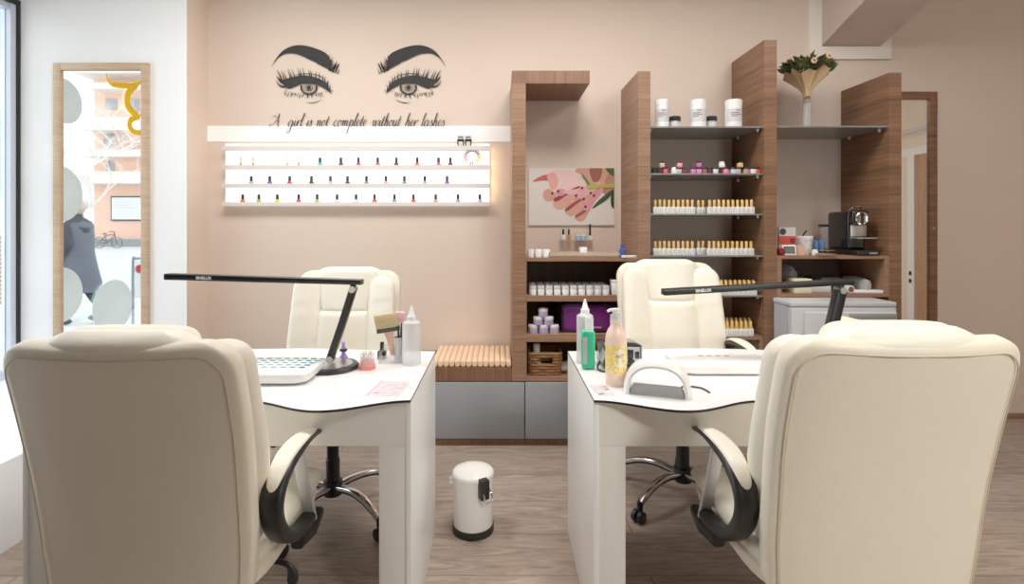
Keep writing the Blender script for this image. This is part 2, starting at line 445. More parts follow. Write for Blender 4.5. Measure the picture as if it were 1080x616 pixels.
# door and casing on the right wall (seen in the narrow mirror)
dr = bpy.data.objects.new('door_1', None); C.objects.link(dr); struct(dr, 'tan door with white casing on the right wall')
mb = MB(); mb.box(4.27, 4.30, 0.6, 2.45, 2.0, 2.08); mb.box(4.27, 4.30, 1.40, 1.49, 0.0, 2.0); mb.box(4.27, 4.30, 2.37, 2.45, 0, 2.0); mb.box(4.27, 4.30, 0.6, 0.68, 0, 2.0)
mb.build('door_casing', M['trim'], dr)
MB().box(4.285, 4.30, 1.51, 2.37, 0.0, 2.0).build('door_leaf', M['door_tan'], dr)
MB().box(4.285, 4.30, 0.68, 1.40, 0.0, 2.0).build('door_leaf', M['cream_paint'], dr)
for z_ in (0.76, 0.68): MB().box(4.262, 4.27, 1.43, 1.455, z_, z_+0.04).build('hinge', M['black'], dr)
r = thing('wall_rail', 'chrome rail above the door, seen in the narrow mirror', 'rail', (4.30, 1.45, 2.25))
MB().tube([(-0.07, -0.25, 0), (-0.07, 0.5, 0)], 0.012).build('bar', M['steel'], r)
for y_ in (-0.2, 0.42): MB().box(-0.08, 0, y_, y_+0.03, -0.012, 0.012).build('bracket', M['steel'], r)

# ================================================================== FURNITURE ALONG THE WALL
sP, sP1 = X(540, YC), X(554.5, YC)            # left post
d1a, d1b = X(673, YC), X(686, YC)
d2a, d2b = X(806, YC), X(819.3, YC)
d3a, d3b = X(937.6, YC), X(950.8, YC)
zA, zB, zCs, zD = Z(272, YC), Z(312, YC), Z(353, YC), Z(398, YC)
YB = YW - 0.001
# --- left shelf unit with canopy
un = thing('shelf_unit', 'walnut shelf unit with an overhanging canopy, below and around the hand picture', 'shelf unit', (sP, YC, 0))
def lb(x0, x1, y0, y1, z0, z1, **k): return MB().box(x0-sP, x1-sP, y0-YC, y1-YC, z0, z1, **k)
lb(sP, sP1, YC, YB, 0.372, Z(88, YC)).build('post', M['wood_z'], un)
lb(sP, X(622, YC), YC, YB, Z(88, YC), Z(74.5, YC)).build('canopy', M['wood_x'], un)
for z0, z1, nm in ((zA-0.02, zA, 'shelf'), (Z(318, YC), zB, 'shelf'), (Z(360.7, YC), zCs, 'shelf'), (Z(402, YC), zD, 'shelf')):
    lb(sP1, d1a-0.001, YC+0.004, YB, z0, z1).build(nm, M['board'], un)
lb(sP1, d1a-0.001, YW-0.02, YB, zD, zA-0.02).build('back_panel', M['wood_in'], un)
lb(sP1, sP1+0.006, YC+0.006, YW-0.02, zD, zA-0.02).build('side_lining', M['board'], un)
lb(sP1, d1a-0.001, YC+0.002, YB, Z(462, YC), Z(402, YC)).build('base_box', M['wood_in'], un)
lb(sP1-0.003, d1a-0.004, YC-0.018, YC+0.002, Z(461.5, YC), Z(403, YC), bev=0.002).build('drawer', M['grey_front'], un)
lb(sP, d1a-0.001, YC, YB, 0.0, Z(462, YC)).build('plinth', M['wood_x'], un)
# --- bench
bx0 = -1.25
be = thing('storage_bench', 'low walnut bench with a grey drawer front, carrying peach towels', 'bench', (bx0, YC, 0))
def bb(x0, x1, y0, y1, z0, z1, **k): return MB().box(x0-bx0, x1-bx0, y0-YC, y1-YC, z0, z1, **k)
zbt = Z(388, YC)
bb(bx0, sP-0.001, YC, YB, Z(402, YC), zbt).build('bench_top', M['wood_x'], be)
bb(bx0, sP-0.001, YC+0.002, YB, Z(462, YC), Z(402, YC)).build('base_box', M['wood_in'], be)
bb(bx0+0.004, -0.42, YC-0.018, YC+0.002, Z(461.5, YC), Z(403, YC), bev=0.002).build('drawer', M['grey_front'], be)
bb(-0.414, sP1-0.008, YC-0.018, YC+0.0, Z(461.5, YC), Z(403, YC), bev=0.002).build('drawer', M['grey_front'], be)
bb(bx0, sP-0.001, YC, YB, 0.0, Z(462, YC)).build('plinth', M['wood_x'], be)
# --- middle bay: two tall side panels and glass shelves
mu = thing('glass_shelf_bay', 'tall walnut panels with grey glass shelves between them, full of polish bottles', 'shelf unit', (d1a, YC, 0))
def mb_(x0, x1, y0, y1, z0, z1, **k): return MB().box(x0-d1a, x1-d1a, y0-YC, y1-YC, z0, z1, **k)
mb_(d1a, d1b, YC, YB, 0, Z(75, YC)).build('side_panel', M['wood_z'], mu)
mb_(d2a, d2b, YC, YB, 0, Z(42, YC)).build('side_panel', M['wood_zd'], mu)
zS = [Z(132.8, YC), Z(182.6, YC), Z(225.4, YC), Z(269.6, YC), Z(312, YC)]
zS6 = Z(355.5, YC)
for z in zS:
    mb_(d1b, d2a, YC+0.012, YB, z-0.008, z).build('glass_shelf', M['glass_shelf'], mu)
    for yy in (YC+0.05, YC+0.30):
        for xx in (d2a-0.012, d1b+0.012):
            MB().lathe([(0.007, -0.018), (0.009, -0.012), (0.009, 0)], 10, (xx-d1a, yy-YC, z-0.008)).build('shelf_support', M['steel'], mu)
mb_(d1b, d2a, YC+0.01, YB, zS6-0.018, zS6).build('shelf', M['board'], mu)
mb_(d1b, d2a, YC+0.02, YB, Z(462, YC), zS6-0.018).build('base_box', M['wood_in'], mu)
mb_(d2a-0.022, d2a, YC+0.01, YC+0.02, 0.40, zS6-0.018).build('side_lining', M['board'], mu)
mb_(d1b+0.003, d2a-0.003, YC+0.002, YC+0.02, Z(461.5, YC), Z(403, YC)).build('drawer', M['grey_front'], mu)
mb_(d1b, d2a, YC+0.02, YB, 0, Z(462, YC)).build('plinth', M['wood_x'], mu)
# --- right bay
ru = thing('coffee_bay', 'walnut end panel with a glass shelf and an open box shelf beside it', 'shelf unit', (d2b, YC, 0))
def rb(x0, x1, y0, y1, z0, z1, **k): return MB().box(x0-d2b, x1-d2b, y0-YC, y1-YC, z0, z1, **k)
rb(d3a, d3b, YC, YB, 0, Z(76.5, YC)).build('side_panel', M['wood_zd'], ru)
zS7 = Z(132.5, YC)
rb(d2b+0.001, d3a, YC+0.004, YB, zS7-0.009, zS7).build('glass_shelf', M['glass_shelf'], ru)
for yy in (0.06, 0.32): MB().lathe([(0.007, -0.018), (0.009, -0.012), (0.009, 0)], 10, (d3a-d2b-0.012, yy, zS7-0.009)).build('shelf_support', M['steel'], ru)
zN = Z(269.8, YC); zN0 = 0.872
rb(d2b+0.001, d3a, YC, YB, zN-0.018, zN).build('shelf', M['board'], ru)
rb(d2b+0.001, d3a, YC, YB, zN0-0.012, zN0+0.006).build('shelf', M['board'], ru)
rb(d2b+0.001, d2b+0.028, YC, YW-0.02, zN0+0.006, zN-0.018).build('side_lining', M['board'], ru)
rb(d3a-0.022, d3a, YC, YW-0.02, zN0+0.006, zN-0.018).build('side_lining', M['board'], ru)
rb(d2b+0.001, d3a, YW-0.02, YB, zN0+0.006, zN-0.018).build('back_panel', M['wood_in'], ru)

# --- fridge
yf = 2.80; fx0, fx1 = X(835, yf), X(946, yf)
fr = thing('mini_fridge', 'light grey mini fridge under the open box shelf', 'fridge', (fx0, yf, 0))
w = fx1-fx0
MB().box(0, w, 0.045, 0.50, 0.02, 0.83, bev=0.004).build('fridge_body', M['fridge_side'], fr)
MB().box(-0.004, w, 0.0, 0.52, 0.83, 0.857, bev=0.006, seg=3).build('fridge_top', M['fridge'], fr)
MB().box(0.0, w, 0.0, 0.045, 0.03, 0.828, bev=0.008, seg=3).build('surround', M['fridge'], fr)
MB().box(0.065, w-0.01, -0.016, 0.0, 0.05, 0.805, bev=0.007, seg=3).build('fridge_door', M['fridge'], fr)
MB().box(0.30, w-0.02, -0.022, -0.016, 0.80-0.03, 0.797, bev=0.002).build('handle', M['grey_pl'], fr)
for xx in (0.04, w-0.04):
    for yy in (0.05, 0.46): MB().lathe([(0.02, 0), (0.02, 0.03)], 12, (xx, yy, 0)).build('foot', M['black'], fr)

# ================================================================== MIRRORS
def mirror(name, label, x0, x1, z0, z1, y, fw, m_frame, th=0.022):
    t = thing(name, label, 'mirror', ((x0+x1)/2, y, z0))
    w = (x1-x0)/2; h = z1-z0
    mb = MB()
    mb.box(-w, -w+fw, -th, 0, 0, h, bev=0.002); mb.box(w-fw, w, -th, 0, 0, h, bev=0.002)
    mb.box(-w+fw, w-fw, -th, 0, 0, fw, bev=0.002); mb.box(-w+fw, w-fw, -th, 0, h-fw, h, bev=0.002)
    mb.build('frame', m_frame, t)
    MB().box(-w+fw, w-fw, -0.008, -0.001, fw, h-fw).build('mirror_glass', M['mirror'], t)
    zz = (Z(224, 3.15) - z0) if name == 'wall_mirror' else (Z(241, 3.38) - z0)
    for s in (-1, 1): MB().lathe([(0.0, 0.004), (0.006, 0.003), (0.007, 0)], 10, (s*(w-fw/2), -th, zz), axis='Y').build('screw', M['steel'], t)
    return t
ymir = 3.17
mirror('wall_mirror', 'tall mirror in a pale oak frame on the white pillar, reflecting the street', X(55.5, 3.148), X(156, 3.148), 0.50, Z(66, 3.148), ymir, 0.045, M['oak'])
mirror('narrow_mirror', 'narrow mirror in a dark walnut frame beside the end panel, reflecting a doorway', 2.38, X(989, 3.378), 0.40, Z(96.5, 3.378), YW, 0.05, M['wood_zd'])

# ================================================================== STREET BEYOND THE WINDOW
YM = 2*(ymir-0.008)   # mirrored depth = YM - Y
def VX(px, vd): return X(px, vd), YM - vd
st = MB().box(-60, -3.06, -60, 30, -0.12, -0.10).build('street_pavement', mat('pale pavement', (214, 212, 210), 0.9, vary=0.04, nscale=2)); struct(st, 'pale street pavement')
M['facade'] = mat('orange render', (244, 200, 178), 0.9, vary=0.05, nscale=1.5)
M['slab'] = mat('white balcony slab', (236, 228, 220), 0.8)
M['dkwin'] = mat('grey shutters', (168, 170, 174), 0.6, vary=0.1)
vd = 34.0; fy = YM - vd; k = vd/F
def FX(px): return (px-PX)*k
def FZ(py): return CH-(py-PY)*k
bd = thing('apartment_building', 'orange rendered apartment block with white balconies, across the street', 'building', (FX(125), fy, 0))
def fb(px0, px1, py0, py1, y0, y1, **kw): return MB().box(FX(px0)-FX(125), FX(px1)-FX(125), y0, y1, FZ(py1), FZ(py0), **kw)
fb(99, 230, 82, 262, -8, 0).build('facade', M['facade'], bd)
fb(97, 230, 183, 195, 0, 1.3).build('balcony', M['slab'], bd)
fb(103, 230, 128, 141, 0, 1.3).build('balcony', M['slab'], bd)
fb(108, 230, 93, 99, 0, 1.3).build('balcony', M['slab'], bd)
fb(97, 230, 160, 167, 0, 1.0).build('balcony', M['slab'], bd)
fb(96, 230, 76, 84, -8, 1.6).build('roof', M['slab'], bd)
for q in ((112, 124, 104, 116), (113, 121, 170, 181), (111, 122, 131, 145), (136, 147, 104, 118), (150, 165, 170, 182), (110, 118, 146, 158)):
    fb(*q, 0, 0.06).build('window', M['dkwin'], bd)
fb(118, 160, 207, 233, 0, 0.10).build('sign_frame', M['dark_grey'], bd)
fb(119.4, 158.6, 208.4, 231.4, 0.10, 0.13).build('sign_board', M['label'], bd)
mb = MB()
for i in range(5): mb.box(FX(122)-FX(125), FX(138+4*(i % 3))-FX(125), 0.13, 0.135, FZ(213.6+i*3), FZ(213+i*3))
mb.build('sign_lettering', M['label_grey'], bd)
mb = MB()
cx = FX(142)-FX(125); cz = FZ(152)
add_text(mb, 'MA', 0.95, lambda x, y: (cx-x, 1.33, cz+y))
mb.build('facade_lettering', M['dkwin'], bd)
fb(99, 230, 252, 262, 0, 0.4).build('kerb', M['grey_pl'], bd)
# tree
def tree(loc, H):
    t = thing('street_tree', 'bare pale-barked tree in front of the orange building', 'tree', loc)
    rnd = random.Random(3); mb = MB()
    def br(p, d, ln, r, lev):
        pts = [p]; q = p.copy(); dd = d.copy()
        for i in range(4):
            dd = (dd + Vector((rnd.uniform(-.2, .2), rnd.uniform(-.2, .2), rnd.uniform(-.02, .12)))).normalized()
            q = q + dd*ln/4; pts.append(q.copy())
        mb.tube(pts, [r*(1-0.14*i) for i in range(5)], 5)
        if lev > 0:
            for i in range(4 if lev > 1 else 5):
                a = rnd.uniform(0, 2*PI); s = pts[rnd.choice((2, 3, 4))]
                nd = (dd*0.55 + Vector((math.cos(a), math.sin(a), 0.25))*0.75).normalized()
                br(s, nd, ln*rnd.uniform(0.5, 0.75), r*0.5, lev-1)
    tk = [Vector((0, 0, z*H)) + Vector((0.1*math.sin(z*5), 0, 0)) for z in (0, .15, .3, .45, .6)]
    MB().tube(tk, [0.19, 0.165, 0.15, 0.135, 0.12], 8).build('trunk', M['slab'], t)
    for i in range(7):
        a = i*2.4; br(tk[2+i % 3], Vector((math.cos(a), math.sin(a), 0.9)).normalized(), H*0.33, 0.075, 3)
    mb.build('branches', M['slab'], t)
x, y = VX(93, 27.0); tree((x, y, -0.10), 7.4)
# bicycle
x, y = VX(114, 31.0)
bk = thing('bicycle', 'dark bicycle parked along the orange ground floor', 'bicycle', (x, y, -0.10))
for s in (-1, 1):
    mb = MB(); mb.tube([(s*0.53+0.33*math.cos(a), 0, 0.34+0.33*math.sin(a)) for a in [2*PI*i/24 for i in range(25)]], 0.022, 6)
    for i in range(6): mb.tube([(s*0.53, 0, 0.34), (s*0.53+0.33*math.cos(i*PI/3), 0, 0.34+0.33*math.sin(i*PI/3))], 0.006, 4)
    mb.build('wheel', M['dark_grey'], bk)
mb = MB()
for a, b in (((-.53,0,.34),(-.05,0,.32)), ((-.05,0,.32),(-.2,0,.85)), ((-.53,0,.34),(-.17,0,.75)), ((-.05,0,.32),(.38,0,.80)), ((-.17,0,.78),(.37,0,.85)), ((.37,0,.95),(.53,0,.34))):
    mb.tube([a, b], 0.025, 6)
mb.build('frame', M['dark_grey'], bk)
MB().pillow((-0.21, 0, 0.9), 0.13, 0.06, 0.03).build('saddle', M['black'], bk)
MB().tube([(.28, -.25, 1.02), (.37, 0, .98), (.28, .25, 1.02)], 0.02, 6).build('handlebar', M['black'], bk)
# street sign
x, y = VX(142, 6.6)
sg = thing('street_sign', 'grey tube frame with a red and white sign outside the window', 'sign', (x, y, -0.10))
hs = Z(273, 6.6)+0.10
MB().tube(crom([(-0.02, 0, 0), (-0.02, 0, hs-0.06), (0.02, 0, hs), (0.12, 0, hs), (0.16, 0, hs-0.05), (0.16, 0, 0)], 5), 0.016, 8).build('tube_frame', M['grey_pl'], sg)
MB().box(0.0, 0.145, -0.006, 0.006, hs-0.5, hs-0.03).build('sign_panel', M['label'], sg)
MB().lathe([(0.0, 0.002), (0.055, 0.002), (0.055, 0)], 20, (0.07, 0.008, hs-0.13), axis='Y').build('red_disc', M['red'], sg)
# window decals: frosted circles and a yellow flourish, stuck to the inside of the pane
M['decal'] = mat('frosted blue-green film', (220, 232, 232), 0.6, vary=0.10, nscale=5, alpha=0.86)
M['yellow'] = mat('yellow film', (246, 196, 20), 0.5)
for (yc, zc, r, lab) in ((2.80, 2.13, 0.155, 'pale frosted circle stuck on the shop window, topmost in the tall mirror'),
                         (2.83, 1.49, 0.19, 'pale frosted circle stuck on the shop window, second from the top in the mirror'),
                         (2.83, 0.80, 0.19, 'pale frosted circle low on the shop window, in front of the walker'),
                         (2.35, 0.65, 0.205, 'pale blue frosted circle low on the shop window, beside the street sign')):
    o = MB().lathe([(0.0, 0), (r, 0), (r, 0.002), (0, 0.002)], 40, (0, 0, 0), axis='X').build('window_decal', M['decal'], None, (-2.990, yc, zc))
    tag(o, lab, 'decal', 'frosted circles on the shop window')
mb = MB()
def DY(px): return YM - 2.985*F/(PX-px)
def dpt(px, py): Y = 2.985*F/(PX-px); return Vector((0, YM-Y, Z(py, Y)))
for st_, wd in (([(112, 78), (117, 88), (128, 90), (141, 90), (150, 86)], [.004, .016, .024, .02, .012]), ([(145, 90), (136, 98), (135, 110), (140, 118), (148, 124)], [.016, .03, .034, .03, .02]), ([(148, 124), (139, 126), (137, 133), (142, 139), (150, 140)], [.01, .024, .026, .022, .02])):
    P = crom([dpt(*q) for q in st_], 6); n = len(P); rr = [wd[min(int(i/6), 3)]*(1-(i % 6)/6) + wd[min(int(i/6)+1, 4)]*((i % 6)/6) for i in range(n)]
    mb.tube(P, rr, 8, flat=1.0)
for v in mb.bm.verts: v.co.x *= 0.06
tag(mb.build('window_lettering', M['yellow'], None, (-2.987, 0, 0)), 'yellow curling flourish stuck high on the shop window', 'decal')
# neighbouring brick house seen straight through the pane
nb = thing('neighbour_house', 'pale neighbouring house with a brick base beyond the shop window', 'building', (-8.5, 9.0, -0.1))
MB().box(-6, 3.4, 0, 2, 1.2, 9).build('upper_wall', mat('pale blue-grey render', (176, 182, 196), 0.9), nb)
MB().box(-6, 3.4, -0.05, 2, 0, 1.2).build('brick_base', brick_mat('brown brick', (120, 90, 78), (140, 110, 96), (180, 176, 172)), nb)
for i in range(6):
    for j in range(3): MB().box(-5.4+i*1.45, -4.6+i*1.45, -0.02, 0.0, 1.9+j*2.4, 3.4+j*2.4).build('window', M['dkwin'], nb)

# pedestrian (skin-grown body, hair and coat as children)
def pedestrian(loc, rz):
    p = thing('person', 'person in a long dark grey coat walking past the shop window', 'person', loc, rz)
    def skin(name, V, E, R, m, root=0, sub=2):
        me = bpy.data.meshes.new(name); me.from_pydata(V, E, []); me.materials.append(m)
        o = bpy.data.objects.new(name, me); C.objects.link(o); o.parent = p
        md = o.modifiers.new('skin', 'SKIN'); md.use_smooth_shade = True
        for i, r in enumerate(R): me.skin_vertices[0].data[i].radius = (r, r)
        me.skin_vertices[0].data[root].use_root = True
        s = o.modifiers.new('sub', 'SUBSURF'); s.levels = sub; s.render_levels = sub
        return o
    V = [(0,0,.90),(0,0,1.10),(0,.01,1.30),(0,.02,1.42),(0,.03,1.50),(0,.04,1.58),(0,.05,1.66),
         (.09,0,.86),(.10,.16,.50),(.10,.10,.10),(.10,.24,.05),
         (-.09,0,.86),(-.10,-.02,.48),(-.10,-.26,.16),(-.10,-.16,.04),
         (.17,.02,1.38),(.23,-.08,1.12),(.23,.05,.92),(.23,.09,.84),
         (-.17,.02,1.38),(-.23,.10,1.12),(-.22,.26,.98),(-.22,.32,.94)]
    E = [(0,1),(1,2),(2,3),(3,4),(4,5),(5,6),(0,7),(7,8),(8,9),(9,10),(0,11),(11,12),(12,13),(13,14),(3,15),(15,16),(16,17),(17,18),(3,19),(19,20),(20,21),(21,22)]
    R = [.14,.13,.15,.09,.055,.085,.08, .095,.065,.045,.04, .095,.065,.045,.04, .065,.05,.038,.04, .065,.05,.038,.04]
    skin('body', V, E, R, mat('walker trousers and skin', (70, 72, 80), 0.8))
    rings = []
    for z, a, b, yo in ((1.45,.09,.08,.02),(1.40,.20,.12,.02),(1.2,.21,.15,.02),(1.0,.20,.16,.02),(0.8,.22,.22,.02),(0.55,.25,.30,.02),(0.45,.25,.31,.02)):
        rings.append([(a*math.cos(2*PI*k/20), yo+b*math.sin(2*PI*k/20), z) for k in range(20)])
    MB().loft(rings).build('coat', mat('dark grey wool', (112, 116, 126), 0.95), p)
    MB().pillow((0, .045, 1.63), .098, .11, .125, 2, 2).build('head', mat('skin', (214, 176, 152), 0.6), p)
    MB().pillow((0, .02, 1.67), .108, .115, .11, 2, 2).build('knit_hat', mat('pale knit hat', (226, 214, 204), 0.95), p)
    for s, y0, z0 in ((.10, .10, 0.0), (-.10, -.24, 0.03)):
        MB().pillow((s, y0+0.06, z0+0.045), .05, .13, .045, 2.5, 2.5).build('shoe', M['dark_grey'], p)
    return p
x, y = VX(84, 7.2); pedestrian((x, y, -0.10), PI*0.55)

# ================================================================== WALL DECALS
YD = YW - 0.0075
def wp(px, py, d=0.0): return Vector((X(px, YW), YD - d, Z(py, YW)))
def stroke(mb, pts, w, mi=0, n=6, pen=None, d=0.0):
    """ribbon in pixel space; w = width(s) in px, or pen=(thin, thick)"""
    P = crom([Vector((p[0], p[1], 0)) for p in pts], n); N = len(P); L_, R_ = [], []
    for i in range(N):
        t = P[min(i+1, N-1)] - P[max(i-1, 0)]
        if t.length < 1e-6: t = Vector((1, 0, 0))
        t.normalize(); nn = Vector((-t.y, t.x, 0))
        if pen: ww = pen[0] + (pen[1]-pen[0])*max(0.0, t.y)**1.3
        elif isinstance(w, (list, tuple)):
            u = i/(N-1)*(len(w)-1); j = min(int(u), len(w)-2); ww = w[j]*(1-(u-j)) + w[j+1]*(u-j)
        else: ww = w
        L_.append(mb.bm.verts.new(wp(*(P[i]+nn*ww/2).xy, d))); R_.append(mb.bm.verts.new(wp(*(P[i]-nn*ww/2).xy, d)))
    for i in range(N-1): mb.face([L_[i], L_[i+1], R_[i+1], R_[i]], mi)
def band(mb, top, bot, n=6, d=0.0, mi=0):
    T = crom([Vector((p[0], p[1], 0)) for p in top], n); B = crom([Vector((p[0], p[1], 0)) for p in bot], n); N = 40
    def samp(P, u):
        f = u*(len(P)-1); j = min(int(f), len(P)-2); return P[j].lerp(P[j+1], f-j)
    a = [mb.bm.verts.new(wp(*samp(T, i/N).xy, d)) for i in range(N+1)]; b = [mb.bm.verts.new(wp(*samp(B, i/N).xy, d)) for i in range(N+1)]
    for i in range(N): mb.face([a[i], a[i+1], b[i+1], b[i]], mi)
def ring(mb, c, ro, ri, sy=1.0, d=0.0, mi=0, a0=0, a1=2*PI, n=28):
    o = [mb.bm.verts.new(wp(c[0]+ro*math.cos(a0+(a1-a0)*i/n), c[1]+ro*sy*math.sin(a0+(a1-a0)*i/n), d)) for i in range(n+1)]
    q = [mb.bm.verts.new(wp(c[0]+ri*math.cos(a0+(a1-a0)*i/n), c[1]+ri*sy*math.sin(a0+(a1-a0)*i/n), d)) for i in range(n+1)]
    for i in range(n): mb.face([o[i], o[i+1], q[i+1], q[i]], mi)

def eye(mirror_x, label):
    rnd = random.Random(11)
    def q(x, y):
        px, py = 280 + x/8.8, 40 + y/8.8
        return (2*378.6-px if mirror_x else px, py)
    def S(mb, pts, w, **k): stroke(mb, [q(*p) for p in pts], w, **k)
    t = thing('eye_decal', label, 'wall decal', (0, 0, 0), group='pair of eyes on the back wall')
    mb = MB()
    band(mb, [q(*p) for p in [(58,278),(85,222),(120,172),(165,122),(230,86),(310,70),(400,80),(500,112),(560,142),(600,180)]],
             [q(*p) for p in [(58,278),(100,212),(145,172),(200,148),(280,150),(350,174),(430,212),(500,240),(560,270),(612,300)]])
    for i in range(26):
        u = i/25; x0 = 585+95*u; y0 = 300+22*u-(120-70*u)*rnd.random()
        S(mb, [(x0-8, y0+16), (x0+2, y0-8), (x0+10+8*rnd.random(), y0-34)], [1.1, .8, .1], n=3, d=0.0003)
    for i in range(7):
        x0 = 480+i*24; y0 = 236+i*12
        S(mb, [(x0, y0), (x0+26, y0+12), (x0+48, y0+18)], [1.0, .7, .1], n=3, d=0.0003)
    mb.build('eyebrow', M['ink'], t)
    mb = MB()
    up = [(108,352),(150,390),(200,380),(260,366),(330,352),(410,356),(490,376),(548,412),(590,470),(622,520)]
    lo = [(108,352),(158,426),(215,474),(275,456),(335,432),(405,426),(478,438),(545,470),(596,506),(622,520)]
    band(mb, [q(*p) for p in up], [q(*p) for p in lo])
    for i in range(19):
        u = min(1, max(0, i/18+rnd.uniform(-.02, .02))); f = u*7.4+0.8; j = int(f); bx = up[j][0]*(1-f+j)+up[j+1][0]*(f-j); by = up[j][1]*(1-f+j)+up[j+1][1]*(f-j)
        ln = (58*(1-u)**0.6+34)*rnd.uniform(.8, 1.12); a = -0.66+1.2*u+rnd.uniform(-.14, .14)
        S(mb, [(bx+8, by+18), (bx+math.sin(a)*ln*0.35, by-ln*0.5), (bx+math.sin(a)*ln*0.95, by-ln)], [rnd.uniform(1.4, 2.4), .8, .1], n=4, d=0.0003)
    for dx, dy in ((0, 0), (-6, 42)):
        S(mb, [(190, 440+dy*.4), (140, 405+dy), (104+dx, 352+dy)], [2.2, 1.6, .1], n=4, d=0.0003)
    S(mb, [(268, 350), (340, 338), (420, 336), (500, 352), (560, 395)], [.3, .7, .7, .6, .2])
    mb.build('upper_lashes', M['ink'], t)
    mb = MB(); c = q(407, 465)
    ring(mb, c, 9.2, 7.2, 0.80, a0=-0.42, a1=PI+0.42); ring(mb, c, 2.4, 0.0, 1.0, d=0.0002); ring(mb, c, 4.2, 3.4, 0.9)
    for i in range(16):
        a = 2*PI*i/16+0.1
        stroke(mb, [(c[0]+6.9*math.cos(a), c[1]+5.6*math.sin(a)), (c[0]+4.9*math.cos(a), c[1]+4.2*math.sin(a))], [.9, .2], n=2, d=0.0003)
    mb.build('iris', M['ink'], t)
    mb = MB()
    S(mb, [(180,495),(250,510),(340,522),(430,524),(520,510),(590,492)], [.1, .3, .3, .3, .3, .1])
    S(mb, [(385,602),(440,604),(490,592),(532,570)], [.2, .8, .7, .1])
    for i in range(17):
        x0 = 205+i*20+rnd.uniform(-8, 8); y0 = 508+18*math.sin(PI*(i/16))+rnd.uniform(-3, 6)
        ln = 18+26*rnd.random(); dx = -18+i*2.0
        S(mb, [(x0, y0), (x0+dx*.6, y0+ln*.6), (x0+dx, y0+ln)], [1.0, .7, .1], n=3, d=0.0003)
    S(mb, [(200,480),(180,510),(190,545)], [.3, .6, .1]); S(mb, [(618,486),(632,500)], [1.0, .2])
    mb.build('lower_lashes', M['ink'], t)
eye(False, 'black eye and arched eyebrow wall sticker on the left, above the word girl')
eye(True, 'black eye and arched eyebrow wall sticker on the right, above the word without')

GL = {  # script glyphs: strokes in x-height units (y up), advance
 'A': ([[(-.55,-.05),(-.75,.0),(-.7,.35),(-.3,.15),(.25,.9),(.62,2.0)], [(.62,2.0),(.6,1.0),(.72,.0),(.95,.15)], [(-.45,1.35),(-.2,1.7),(.2,1.45)], [(.1,.75),(.5,.85),(.85,.75)]], 1.35),
 'g': ([[(.6,.85),(.35,1.0),(.06,.6),(.1,.1),(.3,.0),(.52,.35),(.66,.95)], [(.66,.95),(.55,.0),(.42,-.8),(.15,-1.1),(.0,-.85),(.25,-.4),(.8,.2)]], .82),
 'i': ([[(-.05,.15),(.22,.95)], [(.22,.95),(.12,.3),(.2,.0),(.45,.2)], [(.27,1.35),(.31,1.45)]], .42),
 'r': ([[(-.05,.15),(.18,.95)], [(.2,.95),(.1,.0)], [(.12,.4),(.3,.85),(.5,1.0),(.58,.82)]], .56),
 'l': ([[(-.05,.15),(.25,.9),(.5,1.9),(.36,2.05),(.22,1.4),(.1,.3),(.2,.0),(.42,.2)]], .40),
 's': ([[(-.05,.1),(.3,1.02)], [(.3,1.02),(.32,.7),(.42,.3),(.25,.0),(.03,.12)]], .48),
 'n': ([[(.0,.85),(.15,.98)], [(.17,.95),(.08,.0)], [(.1,.35),(.3,.85),(.48,1.0)], [(.48,1.0),(.52,.7),(.44,.2),(.52,.0),(.72,.2)]], .74),
 'o': ([[(.38,1.0),(.08,.7),(.05,.2),(.22,.0),(.45,.3),(.48,.8),(.36,1.0),(.3,.85),(.66,.88)]], .62),
 't': ([[(-.05,.15),(.32,1.6)], [(.34,1.6),(.14,.35),(.2,.0),(.42,.2)], [(.02,1.05),(.5,1.08)]], .46),
 'c': ([[(.48,.8),(.38,1.0),(.12,.75),(.04,.3),(.18,.0),(.38,.06),(.58,.3)]], .56),
 'm': ([[(.0,.85),(.13,.98)], [(.15,.95),(.07,.0)], [(.09,.35),(.26,.85),(.4,1.0)], [(.4,1.0),(.36,.0)], [(.38,.35),(.55,.85),(.68,1.0)], [(.68,1.0),(.72,.7),(.65,.2),(.73,.0),(.92,.2)]], .95),
 'p': ([[(-.02,.2),(.24,1.1)], [(.24,1.1),(.1,.0),(-.05,-1.15)], [(.12,.5),(.34,.98),(.54,.85),(.52,.3),(.34,.0),(.14,.12)], [(.34,.0),(.5,.02),(.66,.2)]], .66),
 'e': ([[(.02,.35),(.36,.6),(.42,.9),(.28,1.02),(.06,.65),(.06,.2),(.22,.0),(.5,.25)]], .48),
 'w': ([[(.0,.85),(.12,1.0)], [(.12,1.0),(.08,.3),(.2,.0),(.42,.4),(.5,1.0)], [(.5,1.0),(.46,.3),(.58,.0),(.82,.5),(.86,1.0),(.98,.85)]], .98),
 'h': ([[(-.05,.15),(.28,.95),(.5,1.9),(.38,2.05),(.25,1.4)], [(.27,1.5),(.08,.0)], [(.1,.35),(.32,.85),(.5,1.0)], [(.5,1.0),(.52,.7),(.45,.2),(.53,.0),(.74,.2)]], .76),
 'u': ([[(-.02,.7),(.14,1.0)], [(.14,1.0),(.07,.3),(.18,.0),(.4,.35),(.54,1.0)], [(.54,1.0),(.46,.25),(.54,.0),(.74,.2)]], .76),
 'a': ([[(.56,.88),(.34,1.0),(.07,.65),(.07,.15),(.24,.0),(.46,.35),(.6,.98)], [(.6,.98),(.5,.25),(.58,.0),(.78,.2)]], .78),
}
sl = thing('wall_lettering', 'dark script lettering about lashes across the wall under the eyes', 'wall decal', (0, 0, 0))
